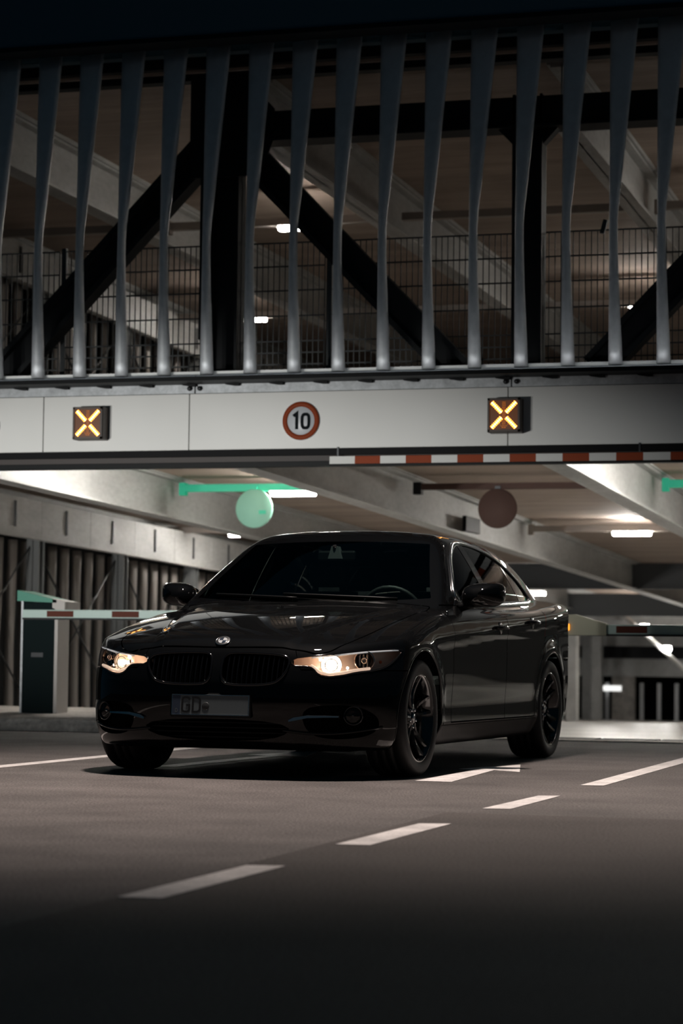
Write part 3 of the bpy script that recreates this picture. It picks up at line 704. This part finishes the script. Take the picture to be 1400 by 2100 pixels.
# front openings (front view: y, z)
HEAD = chaikin([(.405,.641),(.51,.654),(.60,.664),(.74,.686),(.872,.700),(.860,.655),(.83,.606),(.79,.582),(.71,.570),(.66,.553),(.59,.543),(.545,.555),(.515,.590),(.485,.599),(.405,.600)], 1)
KID = chaikin([(.032,.512),(.026,.600),(.040,.662),(.12,.668),(.30,.662),(.388,.648),(.398,.600),(.365,.535),(.31,.500),(.10,.494)], 2)
LOW = chaikin([(-.43,.315),(-.36,.20),(.36,.20),(.43,.315)], 2)
SIDE = chaikin([(.46,.375),(.49,.245),(.60,.215),(.74,.225),(.805,.27),(.80,.345),(.72,.395),(.60,.40)], 2)
def front_field(poly, both=True, xmin=.25):
    return lambda P, N: np.where((P[:, 0] > xmin) & (N[:, 0] > .02), sdpoly(poly, np.abs(P[:, 1]) if both else P[:, 1], P[:, 2]), .3)
S_head = take(front_field(HEAD, xmin=.30)); S_kid = take(front_field(KID)); S_low = take(front_field(LOW, False)); S_side = take(front_field(SIDE))
# glass
def belt(x): return .945+.030*(-.72-x)
DLO = chaikin([(-.84,.953),(-1.5,.972),(-2.50,1.012),(-2.74,1.022),(-2.78,1.06),(-2.62,1.18),(-2.35,1.290),(-2.05,1.352),(-1.75,1.372),(-1.52,1.362),(-1.36,1.318),(-1.16,1.222)], 2)
dlo_f = lambda P, N: np.where((np.abs(P[:, 1]) > .45) & (np.abs(N[:, 1]) > .35), sdpoly(DLO, P[:, 0], P[:, 2]), .3)
S_dlo = take(dlo_f)
WSB = pchip([.90, .97, 1.15, 1.345, 1.40], [.80, .735, .64, .548, .52])
S_ws = take(lambda P, N: np.where((N[:, 0] > .2) & (P[:, 0] < -.25), np.maximum(np.maximum(np.abs(P[:, 1])-WSB(P[:, 2]), P[:, 2]-1.352+.05*P[:, 1]**2), .965+.06*P[:, 1]**2-P[:, 2]), .3))
S_rg = take(lambda P, N: np.where((N[:, 0] < -.15) & (P[:, 0] < -2.5) & (P[:, 2] > 1.0), np.maximum(np.maximum(np.abs(P[:, 1])-(.50+.42*(1.36-P[:, 2])), P[:, 2]-1.345), 1.115-P[:, 2]), .3))
# tail lamps
S_tl = take(lambda P, N: np.where(P[:, 0] < -3.3, sdpoly(chaikin([(.42,.84),(.44,.95),(.95,.985),(.95,.84),(.7,.80)], 1), np.abs(P[:, 1]), P[:, 2])+.0, .3))
# panels with shut lines
GAP = .0035
def panel(field, gap=GAP):
    a = take(lambda P, N: field(P, N)+gap); take(lambda P, N: field(P, N)-gap); return a
HS = pchip([-.55, -.3, .2, .5, .62, .72], [.735, .73, .70, .655, .60, .46])
def hood_f(P, N): return np.where((N[:, 2] > .15) & (P[:, 0] > -.8), np.maximum(np.maximum(np.abs(P[:, 1])-HS(P[:, 0]), P[:, 0]-(.705-.10*P[:, 1]**2)), -.47-.28*P[:, 1]**2-P[:, 0]), .3)
S_hood = panel(hood_f)
def trunk_f(P, N): return np.where(P[:, 0] < -3.2, np.maximum(np.maximum(np.abs(P[:, 1])-.60, P[:, 0]+3.27), .70-P[:, 2]), .3)
S_trunk = panel(trunk_f)
def door_f(x0, x1, arch=None):
    def f(P, N):
        d = np.maximum(np.maximum(P[:, 0]-x0, x1-P[:, 0]), np.maximum(.285-P[:, 2], P[:, 2]-(belt(P[:, 0])+.012)))
        if arch: d = np.maximum(d, .425-np.hypot(P[:, 0]-arch, P[:, 2]-.322))
        return np.where((np.abs(P[:, 1]) > .6) & (np.abs(N[:, 1]) > .3), d, .3)
    return f
S_fd = panel(door_f(-.585, -1.70)); S_rd = panel(door_f(-1.70, -2.62, -2.81))
S_sill = panel(lambda P, N: np.where(np.abs(P[:, 1]) > .6, np.maximum(np.maximum(P[:, 0]+.372, -2.44-P[:, 0]), P[:, 2]-.272), .3), .002)
def bump_f(P, N):
    zt = np.where(np.abs(P[:, 1]) < .40, .695, .70-.12*sstep((np.abs(P[:, 1])-.40)/.06))
    return np.where(P[:, 0] > .1, np.maximum(P[:, 2]-zt, .27-P[:, 0]), .3)
S_bump = panel(bump_f)
def rbump_f(P, N): return np.where(P[:, 0] < -3., np.maximum(P[:, 2]-.66, P[:, 0]+3.17), .3)
S_rb = panel(rbump_f)
skin_mesh(skin, 'body_shell', M['carpaint'])
skin_mesh(S_hood, 'bonnet', M['carpaint']); skin_mesh(S_trunk, 'boot_lid', M['carpaint']); skin_mesh(S_bump, 'front_bumper', M['carpaint']); skin_mesh(S_rb, 'rear_bumper', M['carpaint'])
GL = {}
for sg in (1, -1):
    fd = skin_mesh(half(S_fd, sg), 'front_door', M['carpaint']); rd = skin_mesh(half(S_rd, sg), 'rear_door', M['carpaint'])
    skin_mesh(half(S_sill, sg), 'sill', M['carblack']); skin_mesh(half(S_tl, sg), 'tail_lamp', M['taillamp'])
    D = half(S_dlo, sg)
    fw, rest = clip(*D, -(D[0][:, 0]+1.60-.10*(D[0][:, 2]-1.0))); skin_mesh(fw, 'front_window', M['glass_side'])
    bp, rest = clip(*rest, -(rest[0][:, 0]+1.72-.10*(rest[0][:, 2]-1.0))); skin_mesh(bp, 'window_pillar', M['cargloss'], off=.002)
    rw, rest = clip(*rest, -(rest[0][:, 0]+2.42-.28*(rest[0][:, 2]-1.0))); skin_mesh(rw, 'rear_window', M['glass_side'])
    dv, qw = clip(*rest, -(rest[0][:, 0]+2.455-.28*(rest[0][:, 2]-1.0))); skin_mesh(dv, 'window_divider', M['cargloss'], off=.002); skin_mesh(qw, 'quarter_window', M['glass_side'])
    # bright trim round the side windows
    d = np.array(DLO); yy = side_y(d[:, 0], d[:, 1])+.004
    MB().tube([(a, sg*y, b) for (a, b), y in zip(d, yy)], .0105, 6, True).build('window_trim', M['satin'], car)
    d2 = np.array(chaikin([(.0+q[0]*1.0, q[1]) for q in DLO], 0)); c = d2.mean(0); d2 = c+(d2-c)*np.array([.972, .93]); yy = side_y(d2[:, 0], d2[:, 1])+.003
    MB().tube([(a, sg*y, b) for (a, b), y in zip(d2, yy)], .006, 5, True).build('window_seal', M['carblack'], car)
    # wheel arch lips and liners
    for (a, z) in WC:
        ts = np.linspace(R(-22), R(202), 41); xs = a+.372*np.cos(ts); zs = z+.372*np.sin(ts); ys = side_y(xs, np.maximum(zs, .17))
        MB().tube([(x, sg*(y-.004), q) for x, y, q in zip(xs, ys, zs)], .007, 6).build('arch_lip', M['carpaint'], car)
        m = MB(); m.lathe([(.376, .46), (.376, .70), (.374, .825)], 'Y', 36, (a, 0, z), True, R(-20), R(200)); m.lathe([(.04, .46), (.376, .46)], 'Y', 36, (a, 0, z), False, R(-20), R(200))
        if sg < 0: m.v = [(p[0], -p[1], p[2]) for p in m.v]
        m.build('wheel_liner', M['void'], car)
skin_mesh(S_ws, 'windscreen', M['glass_ws']); skin_mesh(S_rg, 'rear_glass', M['glass_side'])
# kidney grilles, intakes
for sg in (1, -1):
    K = half(S_kid, sg); kg = wall_mesh(K, 'kidney_grille', M['void'], (-.07, 0, 0))
    pts = [(y, z) for y, z in KID]; ys_ = np.array([p[0] for p in pts]); zs_ = np.array([p[1] for p in pts]); xs_ = front_x(ys_, zs_)
    MB().tube([(x+.001, sg*y, z) for x, y, z in zip(xs_, ys_, zs_)], .0075, 6, True).build('grille_frame', M['cargloss'], kg)
    for i in range(12):
        y = .062+.0275*i; zs2 = np.linspace(.503, .656-.012*max(0, (y-.30)/.1), 7); xs2 = front_x(np.full(7, y), zs2)-.004
        rings = [[(x, sg*(y-.0035), z), (x+.004, sg*y, z), (x, sg*(y+.0035), z), (x-.045, sg*(y+.003), z), (x-.045, sg*(y-.003), z)] for x, z in zip(xs2, zs2)]
        MB().loft(rings, smooth=False).build('grille_slat', M['cargloss'], kg)
    Sd = half(S_side, sg); si = wall_mesh(Sd, 'side_intake', M['void'], (-.06, -sg*.02, 0))
    # silver blade, lower lip and fog lamp
    ys2 = np.array([.405, .43, .50, .58, .645]); zt = np.array([.316, .329, .341, .341, .339]); xs2 = front_x(ys2, zt)+.004
    rings = [[(x-.01, sg*y, zc+.004), (x+.008, sg*y, zc+.001), (x+.010, sg*y, zc-.006-.010*k), (x-.012, sg*y, zc-.012-.010*k)] for x, y, zc, k in zip(xs2, ys2, zt, (0.2, 1, .6, .3, 0))]
    MB().loft(rings, smooth=False).build('intake_blade', M['satin'], si)
    ys3 = np.linspace(.37, .815, 14); zl = .262-.018*np.sin(np.linspace(0, math.pi, 14))+.02*np.linspace(0, 1, 14)**3; xs3 = front_x(ys3, zl)
    MB().tube([(x+.004, sg*y, z) for x, y, z in zip(xs3, ys3, zl)], .008, 6).build('intake_lip', M['carpaint'], si)
    fx = float(front_x([.702], .345)[0]); fg = empty('fog_lamp', (fx-.005, sg*.702, .343), sg*R(28), car)
    MB().lathe([(.052, -.02), (.052, .004), (.046, .008), (.044, .0)], 'X', 24).build('bezel', M['cargloss'], fg)
    MB().lathe([(0, -.045), (.02, -.04), (.044, -.005)], 'X', 24).build('reflector', M['lamp_dark'], fg)
    MB().lathe([(0, .010), (.02, .008), (.035, .004), (.044, -.002)], 'X', 24).build('lens', M['glass_lens'], fg)
    MB().lathe([(0, .0), (.010, -.004), (.012, -.015), (0, -.03)], 'X', 12).build('bulb_shield', M['chrome'], fg)
li = wall_mesh(S_low, 'lower_intake', M['void'], (-.08, 0, 0))
for i in range(4):
    z = .218+.026*i; ys = np.linspace(-.36-.01*i, .36+.01*i, 9); xs = front_x(ys, np.full(9, z))-.03
    MB().loft([[(x, y, z-.003), (x, y, z+.003), (x-.04, y, z+.003), (x-.04, y, z-.003)] for x, y in zip(xs, ys)], smooth=False).build('intake_bar', M['carblack'], li)
# headlights
def dirx(yaw): return Vector((math.cos(yaw), math.sin(yaw), 0))
for sg in (1, -1):
    Hs = half(S_head, sg)
    hl = wall_mesh(Hs, 'headlight', M['lamp_tub'], (-.085, -sg*.035, 0)); hl['label'] = 'lit headlight with two round reflectors'
    skin_mesh(Hs, 'lens', M['glass_lens'], hl)
    pts = np.array(HEAD); xs = front_x(pts[:, 0], pts[:, 1])
    MB().tube([(x-.002, sg*y, z) for x, (y, z) in zip(xs, pts)], .0045, 5, True).build('lens_rim', M['cargloss'], hl)
    def bowl(y, z, r, nm, mt, dep, back, deep=.05):
        x = float(front_x([y], z)[0])-back; e = empty(nm, (x, sg*y, z), sg*R(16), hl)
        e.parent = car                                   # a lamp unit of its own inside the headlight
        MB().lathe([(.012, -deep), (r*.45, -deep*.86), (r*.8, -deep*.5), (r, 0), (r+.004, .004), (r+.004, -.01)], 'X', 28).build('bowl', mt, e)
        return e
    lo = bowl(.592, .606, .052, 'low_beam', M['reflector'], 0, .030)
    MB().lathe([(0, -.005), (.008, -.008), (.010, -.02), (.008, -.045)], 'X', 12).build('bulb', M['bulb'], lo)
    MB().lathe([(.030, .004), (.033, .008), (.036, .004), (.033, .0)], 'X', 24).build('inner_ring', M['chrome'], lo)
    hi_ = bowl(.728, .632, .046, 'high_beam', M['lamp_dark'], 0, .040)
    MB().lathe([(.046, -.002), (.050, .004), (.054, -.002)], 'X', 28).build('bright_ring', M['reflector'], hi_)
    MB().lathe([(.010, .0), (.014, .004), (.018, .0), (.016, -.02), (.010, -.02)], 'X', 20).build('bulb_ring', M['reflector'], hi_)
    for k in range(3):
        MB().box((-.03, -.03+.02*k, -.04), (-.022, -.022+.02*k, .035)).build('reflector_rib', M['reflector'], hi_)
    # bright brow along the top and curved light bar along the bottom
    ys = np.linspace(.50, .855, 14); zb = np.interp(ys, [.405,.51,.60,.74,.872], [.641,.654,.664,.686,.700])-.009; xs = front_x(ys, zb)-.006
    MB().tube([(x, sg*y, z) for x, y, z in zip(xs, ys, zb)], [.0035+.0015*math.sin(math.pi*k/13) for k in range(14)], 6).build('brow_strip', M['guide_top'], hl)
    yb = np.array([.50,.52,.545,.59,.65,.70,.76]); zb = np.array([.604,.592,.571,.558,.567,.580,.590]); xs = front_x(yb, zb)-.012
    MB().tube([(x, sg*y, z) for x, y, z in zip(xs, yb, zb)], .0085, 6).build('light_bar', M['guide'], hl)
    # small filament lamps at the inner end
    x = float(front_x([.53], .63)[0])-.03; MB().lathe([(0, -.008), (.007, -.005), (.010, 0), (.007, .005), (0, .008)], 'X', 10, (x, sg*.540, .636)).build('side_bulb', M['bulb'], hl)
    x = float(front_x([.665], .60)[0])-.035; MB().lathe([(0, -.006), (.005, -.004), (.007, 0), (.005, .004), (0, .006)], 'X', 10, (x, sg*.662, .592)).build('side_bulb', M['bulb'], hl)
    x = float(front_x([.80], .62)[0])-.03; MB().lathe([(0, -.01), (.007, -.006), (.009, 0), (.006, .006), (0, .01)], 'X', 10, (x, sg*.79, .625)).build('indicator_bulb', mat('indicator_bulb', (.6, .12, .01), .3), hl)
# emblem on the bonnet nose
ez = float(top_z([.672], 0.)[0]); nrm = Vector(body_grad(np.array([[.672, 0., ez]]))[0]).normalized()
em = empty('emblem', (.672, 0, ez), 0, car); em.rotation_euler = nrm.to_track_quat('Z', 'Y').to_euler()
MB().lathe([(0, .0), (.041, .0), (.041, .004), (.038, .006), (0, .006)], 'Z', 40).build('disc', M['plateink'], em)
MB().lathe([(.037, .005), (.039, .0075), (.041, .005)], 'Z', 40).build('outer_ring', M['chrome'], em); MB().lathe([(.0245, .0055), (.0255, .0075), (.0265, .0055)], 'Z', 32).build('inner_ring', M['chrome'], em)
eq = [mat('emblem_white', (.42, .44, .45), .3), mat('emblem_blue', (.012, .022, .04), .3)]
for k in range(4):
    a = [(0, 0)]+[(.0245*math.cos(R(90*k+9*i)), .0245*math.sin(R(90*k+9*i))) for i in range(11)]; MB().prism(a, 2, .0055, .0068).build('quadrant', eq[k % 2], em)
# number plate
npx = .788; pl = empty('number_plate', (npx, -.020, .388), 0, car); pl.rotation_euler = (0, R(-4), 0); pl.scale = (1, 1/1.022, 1); pl['label'] = 'number plate with the letters GD'
fr = lambda a, b, t: (t, a, b)
MB().box((-.020, -.232, -.064), (-.001, .232, .064), .006).build('holder', M['carblack'], pl)
MB().box((-.004, -.222, -.055), (.001, .222, .055), .002).build('sheet', M['plate'], pl)
MB().stroke([(-.219, -.052), (.219, -.052), (.219, .052), (-.219, .052)], .004, .001, .0028, fr, True).build('embossed_rim', M['satin'], pl)
MB().box((.001, -.218, -.050), (.0014, -.172, .050)).build('blue_band', M['plateblue'], pl)
MB().stroke([(-.199, -.040), (-.199, -.022), (-.192, -.022), (-.188, -.026), (-.188, -.036), (-.192, -.040)], .0032, .0014, .0018, fr, True).build('letter', M['plate'], pl)
G = [(-.118, .026), (-.124, .0355), (-.134, .0375), (-.146, .0375), (-.156, .034), (-.160, .025), (-.160, -.025), (-.156, -.034), (-.146, -.0375), (-.132, -.0375), (-.123, -.034), (-.119, -.025), (-.119, -.002), (-.138, -.002)]
MB().stroke(G, .0105, .001, .0026, fr).build('letter', M['plateink'], pl)
Dp = [(-.099, -.0375), (-.099, .0375), (-.075, .0375), (-.063, .033), (-.058, .023), (-.058, -.023), (-.063, -.033), (-.075, -.0375)]
MB().stroke(Dp, .0105, .001, .0026, fr, True).build('letter', M['plateink'], pl)
MB().lathe([(0, .0026), (.019, .0026), (.021, .0018), (.021, .001)], 'X', 24, (0, -.026, -.006)).build('seal', mat('plate_seal', (.03, .033, .034), .5), pl)
# door handles, mirrors
for sg in (1, -1):
    for hx in (-1.53, -2.28):
        hz = .735-.062*hx+.008; hy = float(side_y([hx], hz)[0]); h = empty('door_handle', (hx, sg*hy, hz), 0, car)
        pts = [(.10, sg*.002, 0), (.085, sg*.022, 0), (.04, sg*.032, .002), (-.04, sg*.032, .002), (-.085, sg*.022, 0), (-.10, sg*.002, 0)]
        MB().tube(chaikin(pts, 1, False), .0115, 8).build('grip', M['carpaint'], h); MB().lathe([(0, sg*.004), (.032, sg*.003), (.04, 0)], 'Y', 20, (0, 0, 0)).build('cup', M['cargloss'], h)
    mr = empty('door_mirror', (-.98, sg*.835, .950), 0, car)
    prof = [(-.075, .62, .6), (-.05, .88, .86), (0, 1, 1), (.05, .97, .95), (.10, .74, .74), (.135, .36, .38), (.145, .02, .02)]
    rings = []
    for xx, a, b in prof:
        rings.append([(xx-.10*abs(math.cos(t)*a)*0-.035*(math.cos(t)*a if sg > 0 else math.cos(t)*a), sg*(.118+.118*a*math.copysign(abs(math.cos(t))**.65, math.cos(t))), .072+.074*b*math.copysign(abs(math.sin(t))**.6, math.sin(t))+.012*math.cos(t)) for t in [2*math.pi*k/24 for k in range(24)]])
    MB().loft(rings).build('cap', M['carpaint'], mr)
    MB().loft([[(-.078, sg*(.115+.095*math.copysign(abs(math.cos(t))**.75, math.cos(t))*q), .075+.05*q*math.sin(t)) for t in [2*math.pi*k/20 for k in range(20)]] for q in (1., .5, .02)], caps=False).build('mirror_glass', M['mirror'], mr)
    MB().tube([(.02, -sg*.045, -.005), (.025, sg*.02, .012), (.02, sg*.07, .03)], [.03, .026, .03], 10).build('foot', M['carblack'], mr)
    MB().tube([(.115, sg*.06, .040), (.098, sg*.13, .040), (.06, sg*.20, .044)], .006, 6).build('indicator_strip', M['chrome'], mr)
    # black triangle behind the mirror
    tri = [(-.86, .960), (-1.02, .964), (-1.03, 1.06)]
    yy = side_y([t[0] for t in tri], [t[1] for t in tri])+.006; MB().add([(t[0], sg*y, t[1]) for t, y in zip(tri, yy)]+[(t[0], sg*(y-.012), t[1]) for t, y in zip(tri, yy)], [(0,1,2),(3,5,4),(0,3,4,1),(1,4,5,2),(2,5,3,0)]).build('mirror_triangle', M['cargloss'], car)
# wipers and cowl
ck = MB(); ys = np.linspace(-.66, .66, 21); xb = -.43-.28*ys**2
ck.loft([[(x+.03, y, .905), (x-.10, y, .925), (x-.10, y, .90), (x+.03, y, .88)] for x, y in zip(xb, ys)], smooth=False); ck.build('cowl', M['carblack'], car)
for y0, y1 in ((.55, -.12), (-.02, -.58)):
    n = 9; ys = np.linspace(y0, y1, n); zz = np.linspace(.985, 1.01, n); xs = []
    for y, z in zip(ys, zz): xs.append(float(ray_root(lambda m: np.stack([m, np.full_like(m, y), np.full_like(m, z)], -1), -1.6, .2, 1)[0]))
    MB().tube([(x+.006, y, z+.006) for x, y, z in zip(xs, ys, zz)], .007, 6).build('wiper', M['carblack'], car)
# shark fin
MB().loft([[(-2.30+.02*k-.09*(1-k/4), w*(1-k/4.2), 1.405+.05*k/4+.0*k), (-2.30-.05+.0*k, 0+.001, 1.405+.055*k/4), (-2.30+.02*k-.09*(1-k/4), -w*(1-k/4.2), 1.405+.05*k/4), (-2.22-.05*k/4, 0, 1.41+.05*k/4)] for k, w in ((0, .025), (2, .02), (4, .012))]).build('roof_antenna', M['carpaint'], car)
# cabin
MB().box((-3.3, -.72, .28), (-.25, .72, .34)).build('cabin_floor', M['void'], car)
m = MB(); ys = np.linspace(-.70, .70, 15)
m.loft([[(-.42-.25*y*y, y, .55), (-.46-.25*y*y, y, .90), (-.60-.2*y*y, y, .945+.03*math.exp(-((y-.36)/.2)**2)), (-.92, y, .935+.035*math.exp(-((y-.36)/.2)**2)), (-.99, y, .86), (-.90, y, .60)] for y in ys]); m.build('dashboard', M['dash'], car)
st = empty('steering_wheel', (-1.10, .36, .90), 0, car); st.rotation_euler = (0, R(-66), 0)
MB().tube([(.185*math.cos(t), .185*math.sin(t), 0) for t in [2*math.pi*k/32 for k in range(32)]], .014, 8, True).build('rim', M['leather'], st)
MB().lathe([(0, .03), (.05, .03), (.07, .0), (.05, -.03), (.03, -.2)], 'Z', 20).build('hub', M['leather'], st); MB().box((-.012, -.18, -.008), (.012, .18, .008)).build('spoke', M['leather'], st)
def seat(x, y, w):
    s = empty('seat', (x, y, .34), 0, car)
    MB().box((-.27, -w/2, 0), (.27, w/2, .20), .05).build('cushion', M['leather'], s)
    m = MB(); n = 9
    m.loft([[(-.22-.30*k/8+dx*(.06+.0*k), yy*(w/2)*(1-.18*(k/8)**2), .15+.58*k/8) for dx, yy in ((1, -.9), (1.3, 0), (1, .9), (0, 1), (-1, .85), (-1, -.85), (0, -1))] for k in range(n)]); m.build('backrest', M['leather'], s)
    MB().box((-.60, -.13, .76), (-.50, .13, .93), .035).build('headrest', M['leather'], s); MB().box((-.56, -.07, .68), (-.545, .07, .80)).build('headrest_post', M['satin'], s)
seat(-1.45, .36, .50); seat(-1.45, -.36, .50)
for y in (.42, 0, -.42): seat(-2.30, y, .40)
rm = empty('rear_view_mirror', (-1.10, 0, 1.265), 0, car)
MB().box((-.03, -.12, -.035), (.0, .12, .03), .012).build('housing', M['carblack'], rm); MB().tube([(.0, 0, .01), (.03, 0, .06)], .012, 8).build('arm', M['carblack'], rm)
MB().prism([(-.042, -.02), (.042, -.02), (.02, .055), (-.02, .055)], 0, -.02, .03).build('sensor_cover', mat('sensor_grey', (.10, .105, .11), .5), rm)
# underbody
MB().box((-3.5, -.66, .15), (.55, .66, .19)).build('underbody', M['void'], car)
# wheels
def tyre_mesh():
    pr = [(.235,-.095),(.243,-.110),(.262,-.117),(.290,-.119),(.308,-.113),(.318,-.098),(.3215,-.080)]
    for g in (-.045, 0, .045): pr += [(.3220, g-.009), (.315, g-.007), (.315, g+.007), (.3220, g+.009)]
    pr += [(.3215,.080),(.318,.098),(.308,.113),(.290,.119),(.262,.117),(.243,.110),(.235,.095)]
    return MB().lathe(pr, 'Y', 64).mesh('wheel')
tm = tyre_mesh(); tm.materials.append(M['rubber'])
rimm = MB().lathe([(.243,.108),(.238,.112),(.232,.108),(.226,.095),(.220,.07),(.205,.02),(.205,-.08),(.235,-.10),(.243,-.108)], 'Y', 56).mesh('rim'); rimm.materials.append(M['rim'])
sp = MB()
rings = []
for k in range(7):
    q = k/6; r = .045+.178*q; off = .010+.033*q**.9; w = .0100+.004*q; yo = .062+.030*q*q-.012*math.sin(math.pi*q)
    c = (off, r); rings.append([(off-w, yo-.006, r), (off-w*.6, yo+.006, r), (off+w*.6, yo+.008, r), (off+w, yo-.006, r), (off+w*.7, yo-.035, r), (off-w*.7, yo-.035, r)])
sp.loft(rings, smooth=False); spm = sp.mesh('spoke'); spm.materials.append(M['rim'])
sp2 = MB(); sp2.loft([[(-x, y, z) for x, y, z in r] for r in rings], smooth=False); spm2 = sp2.mesh('spoke'); spm2.materials.append(M['rim'])
hub = MB().lathe([(0,.074),(.028,.074),(.033,.068),(.055,.064),(.066,.050),(.070,.02)], 'Y', 32).mesh('hub'); hub.materials.append(M['rim'])
capm = MB().lathe([(0,.078),(.022,.0775),(.027,.074)], 'Y', 24).mesh('hub_badge'); capm.materials.append(M['satin'])
nut = MB().lathe([(0,.074),(.007,.074),(.009,.070),(.009,.055)], 'Y', 8).mesh('wheel_bolt'); nut.materials.append(M['chrome'])
dsk = MB().lathe([(.07,-.02),(.16,-.02),(.16,.0),(.07,.0)], 'Y', 40).mesh('brake_disc'); dsk.materials.append(M['disc'])
for (a, z) in WC:
    for sg in (1, -1):
        w = link('wheel', tm, None, car); w.location = (a, sg*(.767 if a == 0 else .777), z); w.rotation_euler = (0, 0, 0 if sg > 0 else math.pi)
        ph = R(0 if a == 0 else 24)
        for nm, me in (('rim', rimm), ('hub', hub), ('hub_badge', capm), ('brake_disc', dsk)): link(nm, me, None, w)
        for k in range(5):
            t = ph+2*math.pi*k/5
            for me in (spm, spm2): o = link('spoke', me, None, w); o.rotation_euler = (0, t, 0)
            o = link('wheel_bolt', nut, None, w); o.location = (.050*math.sin(t+.63), 0, .050*math.cos(t+.63))
